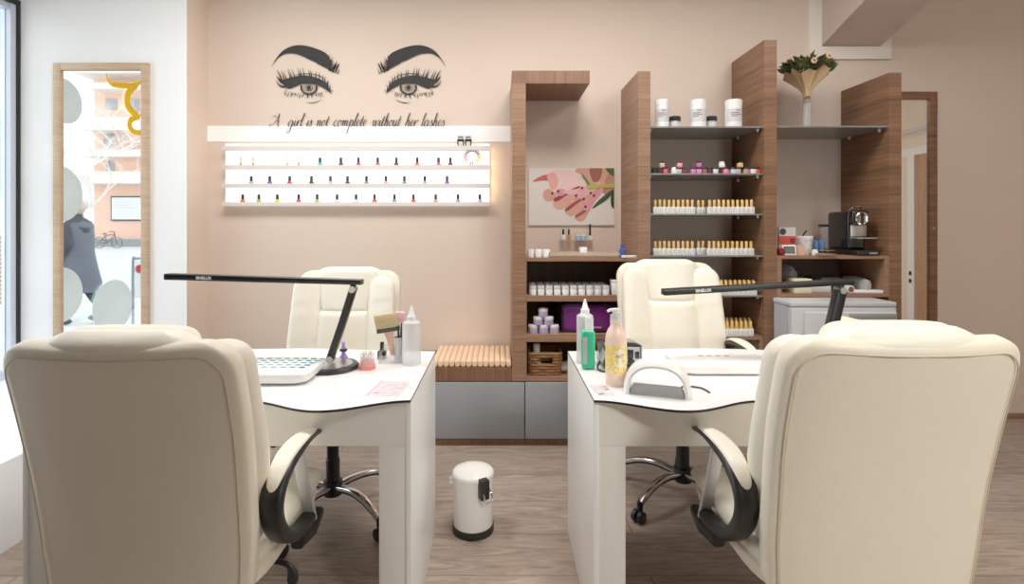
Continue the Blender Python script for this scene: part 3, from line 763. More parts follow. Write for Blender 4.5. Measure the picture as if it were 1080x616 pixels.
for word, x0, x1 in (('A', 35, 105), ('girl', 132, 216), ('is', 237, 268), ('not', 294, 362), ('complete', 390, 578), ('without', 612, 770), ('her', 798, 868), ('lashes', 890, 1022)):
    mb = MB(); X0, X1 = 280+x0/5.4, 280+x1/5.4; base = 110+127/5.4; xh = 6.7; shear = 0.30
    tot = sum(GL[ch][1] for ch in word); sx = (X1-X0)/tot; adv = 0
    if word == 'A': sx = 6.2; X0 += 3.2
    for ch in word:
        for s in GL[ch][0]:
            stroke(mb, [(X0 + (adv+p[0])*sx + shear*(p[1]-.5)*xh*0.6, base - p[1]*xh) for p in s], None, n=6, pen=(0.38, 1.0))
        adv += GL[ch][1]
    mb.build('word', M['ink'], sl)

# ================================================================== LIT POLISH RACK
yr0 = YW - 0.008; yr1 = 3.342
rx0, rx1 = X(234, yr1), X(516.2, YW)
rk = thing('polish_rack', 'backlit white wall rack with four ledges of nail polish', 'rack', (rx0, YW, 0))
def kb(x0, x1, y0, y1, z0, z1, **k): return MB().box(x0-rx0, x1-rx0, y0-YW, y1-YW, z0, z1, **k)
zr = [Z(154, yr1), Z(174, yr1), Z(193.6, yr1), Z(213, yr1)]
kb(X(239, YW), rx1, yr0-0.004, yr0, zr[3]-0.02, zr[0]+0.02).build('lit_panel', M['led'], rk)
for z in zr:
    kb(rx0, rx1, yr1, yr0-0.004, z-0.026, z-0.003).build('ledge', M['rack'], rk)
    kb(rx0, rx1, yr1-0.004, yr1, z-0.026, z).build('ledge_lip', M['rack'], rk)
def small_bottle(name, label, cat, loc, body_m, cap_m, r=0.0125, hb=0.024, hc=0.032, group=None, square=False, capr=None):
    if square:
        o = MB().box(-r, r, -r, r, 0, hb, bev=r*0.3).build(name, body_m, None, loc)
    else:
        o = MB().lathe([(0, 0), (r, 0.0), (r*1.04, hb*0.55), (r*0.9, hb*0.8), (r*0.55, hb)], 14).build(name, body_m, None, loc)
    cr = capr or r*0.62
    MB().lathe([(cr, hb), (cr, hb+hc*0.7), (cr*0.85, hb+hc), (0, hb+hc)], 12).build('cap', cap_m, o)
    return tag(o, label, cat, group)
capm = colour((58, 58, 60), 0.35); yb = 3.364
rows = [
 ([(337.5, (60,200,220), 'turquoise'), (359.5, (70,50,130), 'indigo'), (378, (220,50,150), 'magenta'), (398.4, (240,90,120), 'rose'), (418, (60,60,64), 'charcoal'), (440, (240,110,70), 'orange'), (462.5, (240,90,170), 'hot pink'), (475, (70,70,74), 'slate grey')], 1, 'top row of the lit rack'),
 ([(265, (180,180,184), 'pale grey'), (284.5, (110,80,170), 'purple'), (305.5, (220,50,90), 'raspberry'), (328.5, (64,64,68), 'charcoal'), (348.5, (200,200,204), 'clear white'), (366.5, (80,80,84), 'smoky grey'), (386.5, (150,150,154), 'mid grey'), (407, (244,170,180), 'blush'), (426.5, (120,180,130), 'sage green'), (448, (190,190,190), 'silver'), (471.5, (150,90,180), 'violet')], 2, 'middle row of the lit rack'),
 ([(256, (236,100,60), 'orange red'), (273, (160,200,90), 'leaf green'), (292.5, (246,222,40), 'yellow'), (315, (220,60,110), 'crimson'), (334.5, (160,210,90), 'lime'), (355.5, (225,225,225), 'milky white'), (375.5, (236,236,236), 'clear'), (395, (240,90,70), 'coral'), (416, (160,160,162), 'grey'), (436, (236,70,70), 'red'), (459.5, (236,160,120), 'apricot'), (483, (170,170,172), 'ash grey'), (506, (200,200,204), 'pearl')], 3, 'bottom row of the lit rack')]
for lst, zi, lab in rows:
    for px, rgb, nm in lst:
        small_bottle('nail_polish', '%s nail polish with a dark cap on the %s' % (nm, lab), 'nail polish', (X(px, yb), yb, zr[zi]-0.003), colour(rgb), capm,
                     r=0.0155, hb=0.020, hc=0.034, group='polishes on the lit wall rack', capr=0.0095)
for px, rgb, lab in ((254, (226,170,90), 'thin amber nail pen at the left end of the lit rack'), (267, (226,176,100), 'thin amber nail pen, second from the rack left end'), (303, (236,196,180), 'thin blush nail pen on the top row of the lit rack'), (315, (220,170,160), 'thin dusky nail pen beside the turquoise polish')):
    o = MB().lathe([(0, 0), (0.0085, 0), (0.0085, 0.014), (0.0042, 0.02), (0.0042, 0.056), (0, 0.058)], 10).build('nail_pen', colour(tuple(int(c*.86) for c in rgb)), None, (X(px, yb), yb, zr[1]-0.003)); tag(o, lab, 'nail pen', 'thin pens on the lit wall rack')
for px, lab in ((495, 'thin grey dotting stick, left of the pair on the middle row'), (502, 'thin grey dotting stick, right of the pair on the middle row')):
    o = MB().lathe([(0, 0), (0.0035, 0), (0.0035, 0.052), (0, 0.055)], 8).build('dotting_stick', colour((168,166,166)), None, (X(px, yb), yb, zr[2]-0.003)); tag(o, lab, 'dotting stick')
# colour wheel of nail tips
cwz = zr[1]-0.003+0.058
cw = thing('nail_colour_wheel', 'round sample wheel of coloured nail tips at the right end of the rack', 'sample wheel', (X(498, yb), yb, cwz))
MB().lathe([(0, 0), (0.030, 0), (0.030, 0.002), (0, 0.002)], 28, (0, 0.001, 0), axis='Y').build('disc', M['clear'], cw)
tips = [(30,30,34)]*4 + [(90,90,100)] + [(40,40,46)]*3 + [(226,196,60)]*3 + [(210,170,80)] + [(236,226,200)]*2 + [(70,70,120), (160,80,130)] + [(250,240,240)]*2 + [(240,120,110), (236,90,100), (200,90,120), (120,80,150)]
for i, rgb in enumerate(tips):
    a = PI*0.78 - 2*PI*i/len(tips)
    rt = Matrix.Rotation(-(a-PI/2), 3, 'Y')
    o = MB().box(-0.0042, 0.0042, -0.001, 0.001, 0.034, 0.056, bev=0.0008).build('nail_tip', colour(rgb), cw); o.rotation_euler = (0, -(a-PI/2), 0)
for px, lab in ((486, 'small white box with a black bracket on the rack top, left of two'), (494, 'small white box with a black bracket on the rack top, right of two')):
    t = thing('sample_box', lab, 'box', (X(px, 3.37), 3.37, zr[0]-0.003), group='two small boxes on top of the lit rack')
    MB().box(-0.021, 0.021, -0.012, 0.012, 0, 0.075, bev=0.001).build('carton', M['label_grey'], t)
    mb = MB(); mb.box(-0.022, -0.014, -0.014, -0.012, 0, 0.048); mb.box(0.014, 0.022, -0.014, -0.012, 0, 0.048); mb.box(-0.022, 0.022, -0.014, -0.012, 0.036, 0.050); mb.box(-0.016, 0.016, -0.014, -0.012, 0.058, 0.061); mb.box(-0.016, 0.012, -0.014, -0.012, 0.064, 0.067)
    mb.build('bracket_print', M['black'], t)
    MB().box(-0.014, 0.014, -0.0135, -0.012, 0.005, 0.026).build('cream_print', colour((226,214,178)), t)

# ================================================================== PICTURE OF A HAND WITH A FLOWER
pw0, pw1, pz0, pz1 = X(557.3, YW), X(647.5, YW), Z(237.5, YW), Z(177.3, YW)
pc = thing('hand_picture', 'unframed picture of a hand holding a pink flower, on the wall under the canopy', 'picture', ((pw0+pw1)/2, YW, pz0))
MB().box(pw0-(pw0+pw1)/2, pw1-(pw0+pw1)/2, -0.014, -0.001, 0, pz1-pz0).build('panel', colour((232, 224, 216), 0.5), pc)
mb = MB(); pm = []; pl = [0]
def pic(pts, rgb, layer, closed=True, n=6):
    P = crom([Vector((550+p[0]/5.6, 170+p[1]/5.6, 0)) for p in pts], n, True)
    lim0, lim1 = 557.6, 647.2
    pm.append(colour(rgb, 0.55)); pl[0] += 1; layer = pl[0]*0.4
    vs = [mb.bm.verts.new((X(min(max(p.x, lim0), lim1), YW)-(pw0+pw1)/2, -0.0145-0.0004*layer, Z(min(max(p.y, 177.6), 237.2), YW)-pz0)) for p in P]
    mb.face(vs, len(pm)-1)
pic([(330,40),(545,40),(545,190),(470,190),(430,235),(385,290),(330,280),(300,200),(330,120)], (214,158,138), 0)       # wrist and back of the hand
pic([(400,40),(470,40),(460,110),(420,120)], (150,92,76), 1)                                                             # wrist shade
pic([(500,90),(545,80),(545,190),(480,190)], (190,132,116), 1)
pic([(545,165),(510,185),(450,235),(415,280),(440,270),(500,230),(545,185)], (60,82,44), 2)                              # leaf
pic([(545,170),(525,215),(528,265),(545,275)], (46,66,40), 2)
pic([(495,40),(510,70),(545,90),(545,40)], (66,92,54), 2)
pic([(150,80),(230,50),(330,70),(380,110),(395,160),(320,190),(250,180),(190,190),(165,140)], (244,206,204), 3)          # upper petals
pic([(65,122),(110,92),(155,80),(172,92),(165,115),(120,116)], (206,92,96), 4)                                           # long red nail
pic([(150,85),(190,70),(215,110),(205,160),(175,165),(160,130)], (236,170,164), 4)
pic([(165,165),(135,175),(125,205),(140,232),(172,238),(195,222),(200,195)], (222,162,140), 4)                            # finger tips
pic([(330,150),(260,185),(205,215),(185,245),(195,275),(225,285),(262,270),(320,215),(380,170)], (228,170,150), 5)
pic([(400,170),(330,220),(265,265),(255,295),(275,318),(305,318),(350,285),(410,220)], (224,164,146), 6)
pic([(440,190),(380,250),(330,300),(312,330),(330,352),(365,350),(390,310),(430,240)], (218,156,140), 7)
pic([(190,222),(250,190),(330,150),(340,158),(262,205),(205,240)], (150,66,66), 8)                                       # shadow lines between the fingers
pic([(260,280),(330,230),(400,185),(404,195),(335,245),(270,295)], (158,72,70), 8)
pic([(320,320),(370,285),(410,240),(414,248),(378,298),(326,332)], (160,76,74), 8)
pic([(205,170),(240,165),(262,180),(240,205),(200,200)], (232,150,168), 9)                                               # lower petals
pic([(240,180),(320,165),(370,150),(350,190),(290,200)], (242,184,190), 9)
pic([(320,200),(345,160),(400,140),(460,125),(455,150),(410,190),(350,225)], (238,170,180), 10)
pic([(365,280),(400,225),(440,200),(470,140),(490,130),(470,190),(430,240),(390,290)], (232,150,166), 11)
for (a, b) in ((180, 192), (215, 180), (320, 205), (355, 160), (405, 190), (365, 225), (425, 205), (375, 270)):
    pic([(a-7, b-2), (a, b-9), (a+8, b-3), (a+3, b+8), (a-5, b+6)], (104, 44, 60), 12)
pic([(380,140),(410,130),(460,140),(545,132),(545,158),(460,160),(420,165),(390,165)], (176,178,86), 13)                  # stem
pic([(345,70),(372,92),(400,135),(390,140),(360,100),(335,95),(360,95)], (110,124,62), 13)
mb.build('print', pm, pc)

# ---- small ledge under the picture and its bottles
zl = Z(253, 3.36)
lg = tag(MB().box(X(590, 3.36), X(626, 3.36), 3.335, YW, zl-0.004, zl).build('acrylic_ledge', M['clear']), 'short clear ledge on the wall under the hand picture', 'ledge')
for px, rgb, lab, r, hb, hc in ((594, (235,235,235), 'white-labelled varnish with black cap on the clear ledge', 0.012, 0.034, 0.036), (600, (200,140,70), 'amber varnish with black cap on the clear ledge', 0.012, 0.034, 0.036),
                            (622.3, (226,222,200), 'slim pale varnish with a very tall black cap on the clear ledge', 0.012, 0.028, 0.075)):
    small_bottle('nail_polish', lab, 'nail polish', (X(px, 3.36), 3.36, zl), colour(rgb), M['black'], r, hb, hc, square=True, capr=0.0065)
for px, lab in ((609.5, 'small pale blue jar on the clear ledge, left of two'), (615.5, 'small pale blue jar on the clear ledge, beside the tall varnish')):
    o = MB().lathe([(0, 0), (0.017, 0), (0.018, 0.02), (0.016, 0.026)], 16).build('mini_jar', colour((170,196,226)), None, (X(px, 3.36), 3.36, zl)); tag(o, lab, 'jar', 'two pale blue jars')
    MB().lathe([(0.0185, 0.026), (0.0185, 0.036), (0, 0.037)], 16).build('lid', M['white'], o)

# ================================================================== LEFT UNIT CONTENTS
def jar(name, label, loc, r, hb, hl, bm, lm, group=None, cat='jar', lab_m=None):
    o = MB().lathe([(0, 0), (r*0.96, 0), (r, 0.003), (r, hb*0.9), (r*0.9, hb)], 18).build(name, bm, None, loc)
    MB().lathe([(r*1.03, hb*0.93), (r*1.04, hb+hl*0.8), (r*0.96, hb+hl), (0, hb+hl)], 18).build('lid', lm, o)
    return tag(o, label, cat, group)
yj = YC + 0.05
for i, px in enumerate((559.5, 568, 576.2)):
    jar('cream_jar', '%s of three white jars on the top shelf by the post' % ('left', 'middle', 'right')[i], (X(px, yj), yj, zA), 0.020, 0.028, 0.020, M['label'], M['white'], 'three white jars on the top shelf')
t = thing('flat_tray', 'long shallow beige tray on the top shelf under the picture', 'tray', (X(615, yj+0.03), yj+0.08, zA))
w = 0.205
MB().box(-w, w, -0.09, 0.09, 0, 0.012, bev=0.004).build('tray_base', colour((206, 188, 170), 0.4), t)
mb = MB(); mb.box(-w, w, -0.095, -0.085, 0.010, 0.026); mb.box(-w, w, 0.085, 0.095, 0.010, 0.026); mb.box(-w-0.004, -w+0.004, -0.095, 0.095, 0.010, 0.026); mb.box(w-0.004, w+0.004, -0.095, 0.095, 0.010, 0.026)
mb.build('tray_rim', colour((196, 176, 158), 0.4), t)
o = MB().box(-0.021, 0.021, -0.02, 0.02, 0, 0.046, bev=0.004).build('white_box', M['white'], None, (X(615, yj+0.05), yj+0.05, zA+0.012)); tag(o, 'small white box standing in the beige tray', 'box')
for px, rgb, lab in ((600, (140,110,100), 'brown file lying at the left of the beige tray'), (632, (120,150,120), 'green file lying at the right of the beige tray')):
    o = MB().box(-0.045, 0.045, -0.008, 0.008, 0, 0.010, bev=0.002).build('nail_file', colour(rgb), None, (X(px, yj+0.06), yj+0.06, zA+0.012)); tag(o, lab, 'nail file')
o = MB().lathe([(0, 0), (0.020, 0), (0.021, 0.045), (0.010, 0.055)], 16).build('spray_bottle', colour((62, 84, 150)), None, (X(656.5, yj), yj, zA)); tag(o, 'small blue bottle with a pointed cap at the end of the top shelf', 'bottle')
MB().lathe([(0.011, 0.053), (0.011, 0.07), (0.004, 0.088), (0, 0.088)], 12).build('cap', colour((50, 70, 130)), o)
o = MB().box(-0.045, 0.045, -0.015, 0.015, 0, 0.014, bev=0.005).build('nail_buffer', M['white'], None, (X(663, yj-0.02)+0.0, yj-0.03, zA), (0, 0, 0.3)); tag(o, 'white buffer block lying beside the blue bottle', 'nail buffer')
# shelf B: rows of small white jars
jm, jl = M['label'], mat('clear grey lid', (206, 207, 209), 0.15, vary=0.05)
first = None
for r in range(4):
    for i in range(10):
        yy = YC+0.045 + r*0.062; xx = X(562+8.55*i, YC+0.045) + (0.0 if r % 2 == 0 else 0.006)
        lab = '%s jar from the left in the %s row of white jars on the second shelf' % (ORD[i+1], ('front', 'second', 'third', 'rear')[r])
        if first is None: first = jar('powder_jar', lab, (xx, yy, zB), 0.0205, 0.036, 0.018, jm, jl, 'white jars on the second shelf')
        else: dup(first, (xx, yy, zB), 0, lab)
o = MB().box(-0.034, 0.034, -0.03, 0.03, 0, 0.075, bev=0.006).build('white_carton', M['white'], None, (X(650.5, YC+0.06), YC+0.06, zB)); tag(o, 'white square tub at the right of the second shelf', 'tub')
MB().box(-0.036, 0.036, -0.032, 0.032, 0.075, 0.086, bev=0.004).build('lid', M['label'], o)
# shelf C: pyramid of jars and purple bag
lav, pk = colour((176, 172, 206), 0.3), colour((236, 220, 222), 0.3)
for px, lv, lab in ((562.3, 0, 'lower left jar of the stacked pyramid'), (573.3, 0, 'lower middle jar of the stacked pyramid'), (584.2, 0, 'lower right jar of the stacked pyramid'),
                    (567.5, 1, 'second tier left jar of the stacked pyramid'), (578.4, 1, 'second tier right jar of the stacked pyramid'), (572.6, 2, 'topmost pale jar of the stacked pyramid')):
    jar('gel_jar', lab + ' beside the purple bag', (X(px, YC+0.05), YC+0.05, zCs+lv*0.0485), 0.0285, 0.034, 0.0145, lav, pk, 'pyramid of jars beside the purple bag')
for px, lv, yy in ((566, 0, .13), (578, 0, .13), (572, 1, .13)):
    jar('gel_jar', ('dark jar behind the pyramid, %s' % ('on the left', 'on the right', 'on top of two others')[(566, 578, 572).index(px)]), (X(px, YC+yy), YC+yy, zCs+lv*0.0485), 0.0285, 0.034, 0.0145, colour((44,44,52)), colour((60,60,70)), 'dark jars behind the pyramid')
pb = thing('purple_bag', 'purple zipped case with black piping on the third shelf', 'case', (X(617, YC+0.13), YC+0.14, zCs))
MB().pillow((0, 0, 0.085), 0.15, 0.10, 0.085, 7, 6).build('case_body', M['purple_bag'], pb)
def rr(a, b, r, n=6):
    out = []
    for cx, cz, s in ((a-r, b-r, 0), (-a+r, b-r, 1), (-a+r, -b+r, 2), (a-r, -b+r, 3)):
        for i in range(n+1): t_ = PI/2*(s + i/n); out.append((cx+r*math.cos(t_), cz+r*math.sin(t_)))
    return out
loop = rr(0.147, 0.082, 0.03); loop.append(loop[0])
MB().tube([(p[0], -0.085, 0.085+p[1]) for p in loop], 0.0045, 8).build('piping', M['black'], pb)
MB().tube(crom([(-.06, 0, .165), (-.05, -.02, .185), (.05, -.02, .185), (.06, 0, .165)], 6), 0.007, 8).build('handle', M['black'], pb)
MB().box(-0.02, 0.08, -0.103, -0.099, 0.03, 0.038).build('lettering', colour((190,150,200)), pb)
o = MB().pillow((0, 0, 0.075), 0.05, 0.05, 0.075, 5, 4).build('black_pouch', M['black'], None, (X(594, YC+0.22), YC+0.25, zCs)); tag(o, 'black pouch behind the jars beside the purple case', 'pouch')
# shelf D: wicker basket
bk = thing('wicker_basket', 'brown wicker basket with a handle hole on the lowest open shelf', 'basket', (X(574, YC+0.10), YC+0.12, zD))
mb = MB(); nl = 7
for l in range(nl):
    z = 0.010 + l*0.0172; g = 1+0.06*l/nl; P = []
    lp = rr(0.088*g, 0.085*g, 0.02, 3); m_ = []
    for a, b in zip(lp, lp[1:]+lp[:1]):
        for u in range(5): m_.append((a[0]+(b[0]-a[0])*u/5, a[1]+(b[1]-a[1])*u/5))
    for i, p in enumerate(m_+m_[:1]):
        if l in (4, 5) and p[1] < -0.06 and abs(p[0]) < 0.035:
            if len(P) > 1: mb.tube(P, 0.0095, 7)
            P = []; continue
        s = 1+0.035*math.sin(i*1.9+l*PI); P.append((p[0]*s, p[1]*s, z))
    if len(P) > 1: mb.tube(P, 0.0095, 7)
mb.box(-0.075, 0.075, -0.07, 0.07, 0.0, 0.008)
mb.build('weave', M['wicker'], bk)
lp = rr(0.094, 0.091, 0.02, 5); lp.append(lp[0])
MB().tube([(p[0], p[1], 0.128) for p in lp], 0.010, 8).build('rim', M['wicker'], bk)
o = MB().lathe([(0, 0), (0.027, 0), (0.028, 0.10), (0.020, 0.115), (0.020, 0.14), (0.021, 0.14), (0.021, 0.165), (0, 0.167)], 18).build('white_bottle', M['label'], None, (X(566, YC+0.1), YC+0.11, zD+0.008)); tag(o, 'white bottle standing inside the wicker basket', 'bottle')
o = MB().pillow((0, 0, 0.03), 0.04, 0.05, 0.03, 3, 2).build('folded_cloth', colour((190,186,180), 0.9), None, (X(596, YC+0.1), YC+0.12, zD)); tag(o, 'pale crumpled cloth lying right of the wicker basket', 'cloth')

# ================================================================== TOWELS ON THE BENCH
tw = []
for i in range(14):
    px = 458.6+6.0*i; xx = X(px, YC+0.02)
    lab = '%s rolled peach towel from the post on the walnut bench' % ORD[14-i]
    if i == 0:
        mb = MB(); rings = []
        for yy in [0, 0.004, 0.012] + [0.03+0.34*j/14 for j in range(15)]:
            s = 0.75 if yy == 0 else (0.92 if yy == 0.004 else 1.0)
            ring_ = []
            for k in range(18):
                a = 2*PI*k/18; ca, sa = math.cos(a), math.sin(a)
                ring_.append((0.0164*s*math.copysign(abs(ca)**0.62, ca), yy, 0.020+0.0198*s*math.copysign(abs(sa)**0.62, sa)))
            rings.append(ring_)
        f0 = mb.loft(rings).build('rolled_towel', M['towel'], None, (xx, YC+0.012, zbt)); tag(f0, lab, 'towel', 'peach towels on the bench')
    else: dup(f0, (xx, YC+0.012, zbt), 0, lab)

# ================================================================== MIDDLE BAY CONTENTS
yg = YC + 0.055
for i, (pa, pb_, nm) in enumerate(((691, 705.5, 'left'), (728.4, 744.6, 'middle'), (765, 782, 'right'))):
    c = (pa+pb_)/2; r = (pb_-pa)/2*yg/F
    t = thing('white_tub', 'tall white tub with a grey label, %s of three on the top glass shelf' % nm, 'tub', (X(c, yg), yg, zS[0]), random.uniform(-.4, .4), 'three tall tubs on the top glass shelf')
    MB().lathe([(0, 0), (r*0.95, 0), (r*0.97, 0.004), (r*0.97, 0.128)], 24).build('tub_body', M['white'], t)
    MB().lathe([(r, 0.128), (r*1.02, 0.135), (r, 0.157), (r*0.9, 0.161), (0, 0.161)], 24).build('lid', M['white'], t)
    mb = MB(); rings = []
    for z in (0.03, 0.105): rings.append([(r*0.985*math.cos(a), r*0.985*math.sin(a), z) for a in [PI*(1.05+0.9*j/16) for j in range(17)]])
    mb.loft(rings, closed=False); mb.build('label', M['label_grey'], t)
    mb = MB(); rq = r*0.995
    for (u0, u1, z) in ((1.42, 1.62, .092), (1.25, 1.55, .078), (1.25, 1.65, .068), (1.25, 1.5, .058)):
        mb.loft([[(rq*math.cos(PI*(u0+(u1-u0)*j/5)), rq*math.sin(PI*(u0+(u1-u0)*j/5)), zz) for j in range(6)] for zz in (z, z+0.005)], closed=False)
    mb.build('label_print', colour((130, 96, 96), 0.6), t)
for px, nm in ((711.5, 'between the left and middle white tubs'), (749.8, 'between the middle and right white tubs')):
    t = thing('black_lid_jar', 'small clear jar with a black lid ' + nm, 'jar', (X(px, yg+0.02), yg+0.02, zS[0]), 0, 'black lidded jars on the top glass shelf')
    MB().lathe([(0, 0), (0.029, 0), (0.031, 0.03), (0.028, 0.042)], 20).build('jar_body', M['label_grey'], t)
    MB().lathe([(0.034, 0.042), (0.035, 0.046), (0.034, 0.066), (0.03, 0.069), (0, 0.069)], 20).build('lid', M['black'], t)
# second glass shelf: little square polish bottles, some on top of others
def sx(c): return 680 + c/5.6
lowr = [(55,(30,28,32),'black'),(85,(60,40,48),'dark plum'),(120,(226,90,130),'rose pink'),(172,(240,240,240),'white'),(200,(190,190,196),'silver grey'),(230,(120,50,62),'dark red'),(285,(222,120,186),'orchid pink'),(318,(210,150,190),'pale mauve'),(350,(160,90,100),'old rose'),(382,(90,40,50),'burgundy'),(415,(238,232,222),'cream'),(478,(240,130,170),'candy pink'),(520,(190,214,226),'ice blue'),(548,(196,180,170),'greige'),(595,(190,150,130),'tan'),(636,(240,238,234),'chalk white'),(662,(236,96,60),'orange red'),(688,(196,40,40),'scarlet')]
topr = [(100,(226,180,170),'blush'),(205,(240,160,180),'baby pink'),(318,(200,110,170),'violet pink'),(455,(244,244,244),'pure white'),(562,(226,180,130),'peach gold')]
for c, rgb, nm in lowr:
    small_bottle('nail_polish', '%s polish in the lower line on the second glass shelf' % nm, 'nail polish', (X(sx(c), yg), yg, zS[1]), colour(rgb), M['black'] if c != 172 else M['white'], 0.0145, 0.028, 0.011, 'square polishes on the second glass shelf', True, 0.0135)
for c, rgb, nm in topr:
    small_bottle('nail_polish', '%s polish stacked on top on the second glass shelf' % nm, 'nail polish', (X(sx(c), yg), yg, zS[1]+0.039), colour(rgb), M['black'] if nm != 'pure white' else M['white'], 0.0145, 0.026, 0.008, 'stacked polishes on the second glass shelf', True, 0.0145)
small_bottle('nail_polish', 'tall black capped polish behind the scarlet one', 'nail polish', (X(sx(668), yg+.03), yg+.035, zS[1]), colour((60,30,34)), M['black'], 0.012, 0.03, 0.04, None, True, 0.007)
# gold capped rows
gp = None
def gold_bottle(x, y, z, lab, grp, dk=False):
    global gp
    if gp is None:
        o = MB().box(-0.0128, 0.0128, -0.0128, 0.0128, 0, 0.040, bev=0.0015).build('gel_polish', M['label'], None, (x, y, z))
        MB().lathe([(0.0085, 0.040), (0.0085, 0.080), (0.0075, 0.082), (0, 0.082)], 12).build('cap', M['gold'], o)
        mb = MB(); mb.box(-0.004, 0.004, -0.0132, -0.0128, 0.006, 0.034); mb.build('label_print', M['label_grey'], o)
        gp = o; tag(o, lab, 'gel polish', grp); return o
    return dup(gp, (x, y, z), 0, lab, grp)
step = 0.0272
def row(z, y, px0, n, tmpl, grp):
    for i in range(n): gold_bottle(X(px0, y)+i*step, y, z, tmpl % ORD[i+1], grp)
yg2 = YC+0.035
row(zS[2], yg2, 691.0, 9, '%s gold-capped bottle from the left panel on the third glass shelf', 'gold-capped polishes on the third glass shelf')
row(zS[2], yg2, 748.5, 10, '%s gold-capped bottle right of the gap on the third glass shelf', 'gold-capped polishes on the third glass shelf')
row(zS[2], yg2+0.05, 736.6, 2, '%s gold-capped bottle standing back in the gap on the third glass shelf', 'gold-capped polishes on the third glass shelf')
row(zS[3], yg2, 691.0, 9, '%s gold-capped bottle from the left panel on the fourth glass shelf', 'gold-capped polishes on the fourth glass shelf')
row(zS[3], yg2, 748.0, 10, '%s gold-capped bottle right of the gap on the fourth glass shelf', 'gold-capped polishes on the fourth glass shelf')
row(zS[3], yg2+0.05, 736.6, 2, '%s gold-capped bottle standing back in the gap on the fourth glass shelf', 'gold-capped polishes on the fourth glass shelf')
for r in range(3):
    row(zS[4], yg2+r*0.034, 751.0, 10, '%s gold-capped bottle right of the chair, ' + ('front', 'middle', 'rear')[r] + ' row of the lowest glass shelf', 'gold-capped polishes on the lowest glass shelf')
for r in range(5):
    row(zS6, yg2+r*0.034, 752.5, 9, '%s gold-capped bottle right of the chair, ' + ('front', 'second', 'third', 'fourth', 'rear')[r] + ' row of the wooden shelf', 'gold-capped polishes on the wooden shelf')

# ================================================================== COFFEE BAY CONTENTS
# coffee machine
cm = thing('coffee_machine', 'black capsule coffee machine with a chrome head on the box shelf', 'coffee machine', (2.13, 3.06, zN))
MB().box(-0.055, 0.055, 0.0, 0.20, 0.028, 0.262, bev=0.02, seg=4).build('machine_body', M['black_gloss'], cm)
MB().box(-0.058, 0.075, -0.085, 0.20, 0.0, 0.030, bev=0.008, seg=3).build('machine_base', M['black'], cm)
MB().box(-0.048, 0.048, -0.012, 0.002, 0.11, 0.178, bev=0.004).build('cup_bay', M['steel'], cm)
MB().box(-0.050, 0.050, -0.035, 0.05, 0.180, 0.266, bev=0.018, seg=4).build('brew_head', M['black_gloss'], cm)
mb = MB(); mb.lathe([(0.036, 0), (0.040, 0.006), (0.034, 0.012), (0.028, 0.008), (0.0, 0.008)], 28, (0.0, -0.036, 0.218), axis='Y'); mb.build('chrome_ring', M['chrome'], cm)
MB().box(-0.006, 0.006, -0.050, -0.043, 0.188, 0.248, bev=0.002).build('ring_lever', M['black'], cm)
MB().tube(crom([(-.03, 0.03, .262), (-.02, -0.0, .285), (.02, -0.0, .285), (.03, 0.03, .262)], 5), 0.006, 8).build('lever', M['chrome'], cm)
MB().box(-0.050, 0.070, -0.075, 0.0, 0.098, 0.106, bev=0.002).build('cup_grid', M['chrome'], cm)
MB().box(0.01, 0.055, -0.088, -0.085, 0.010, 0.020).build('badge', M['steel'], cm)
MB().lathe([(0.038, 0.03), (0.042, 0.17), (0.040, 0.17), (0.036, 0.03)], 24, (-0.03, 0.245, 0)).build('water_tank', M['clear'], cm)
MB().lathe([(0, 0.17), (0.045, 0.17), (0.045, 0.182), (0, 0.182)], 24, (-0.03, 0.245, 0)).build('tank_lid', M['black'], cm)
# capsule tray, boxes, cups...
yn = 3.06
t = thing('capsule_tray', 'low dark tray of coffee capsules left of the coffee machine', 'tray', (X(877, yn), yn+0.06, zN))
MB().lathe([(0, 0), (0.06, 0), (0.068, 0.022), (0.064, 0.022), (0.057, 0.004), (0, 0.004)], 24).build('dish', M['black'], t)
for i in range(11):
    a = i*2.4; r = 0.016*math.sqrt(i) if i < 6 else 0.048
    a = a if i < 6 else 2*PI*i/5
    o = MB().lathe([(0, 0), (0.008, 0), (0.013, 0.02), (0.013, 0.023), (0, 0.023)], 10).build('coffee_capsule', (colour((126, 92, 66)), colour((70, 56, 48)), colour((196, 178, 150)))[i % 3], None, (X(877, yn)+r*math.cos(a), yn+0.06+r*math.sin(a), zN+0.004))
    tag(o, ('light brown', 'dark brown', 'beige')[i % 3]+' coffee capsule lying in the round dark tray', 'capsule', ('light brown', 'dark brown', 'beige')[i % 3]+' capsules in the tray')
o = MB().box(-0.045, 0.045, -0.08, 0.08, 0, 0.012, bev=0.002).build('notebook', colour((150, 116, 92), 0.7), None, (X(883, 3.0), 3.03+0.04, zN)); tag(o, 'brown pad lying in front of the capsule tray', 'pad')
o.location = (X(866, 3.03), 3.04, zN)
pkt = thing('recipe_box', 'white and red printed packet standing against the tall panel', 'packet', (X(829.5, 3.12), 3.12, zN))
MB().box(-0.05, 0.05, -0.01, 0.01, 0, 0.165).build('packet', M['label'], pkt)
MB().box(-0.05, 0.05, -0.0112, -0.01, 0.062, 0.112).build('red_band', colour((232, 90, 78)), pkt)
MB().lathe([(0, 0.0), (0.02, 0.0), (0.02, 0.0012), (0, 0.0012)], 20, (-0.028, -0.01, 0.138), axis='Y').build('dark_disc', M['dark_grey'], pkt)
MB().lathe([(0, 0), (0.012, 0), (0.016, 0.03)], 16, (0.03, -0.0118, 0.068), sy=0.05).build('glass_print', colour((130, 60, 40)), pkt)
o = MB().pillow((0, 0, 0.022), 0.022, 0.022, 0.022, 3, 3).build('red_tin', colour((150, 20, 36)), None, (X(823.3, 3.02), 3.02, zN)); tag(o, 'dark red tin beside the little clock', 'tin')
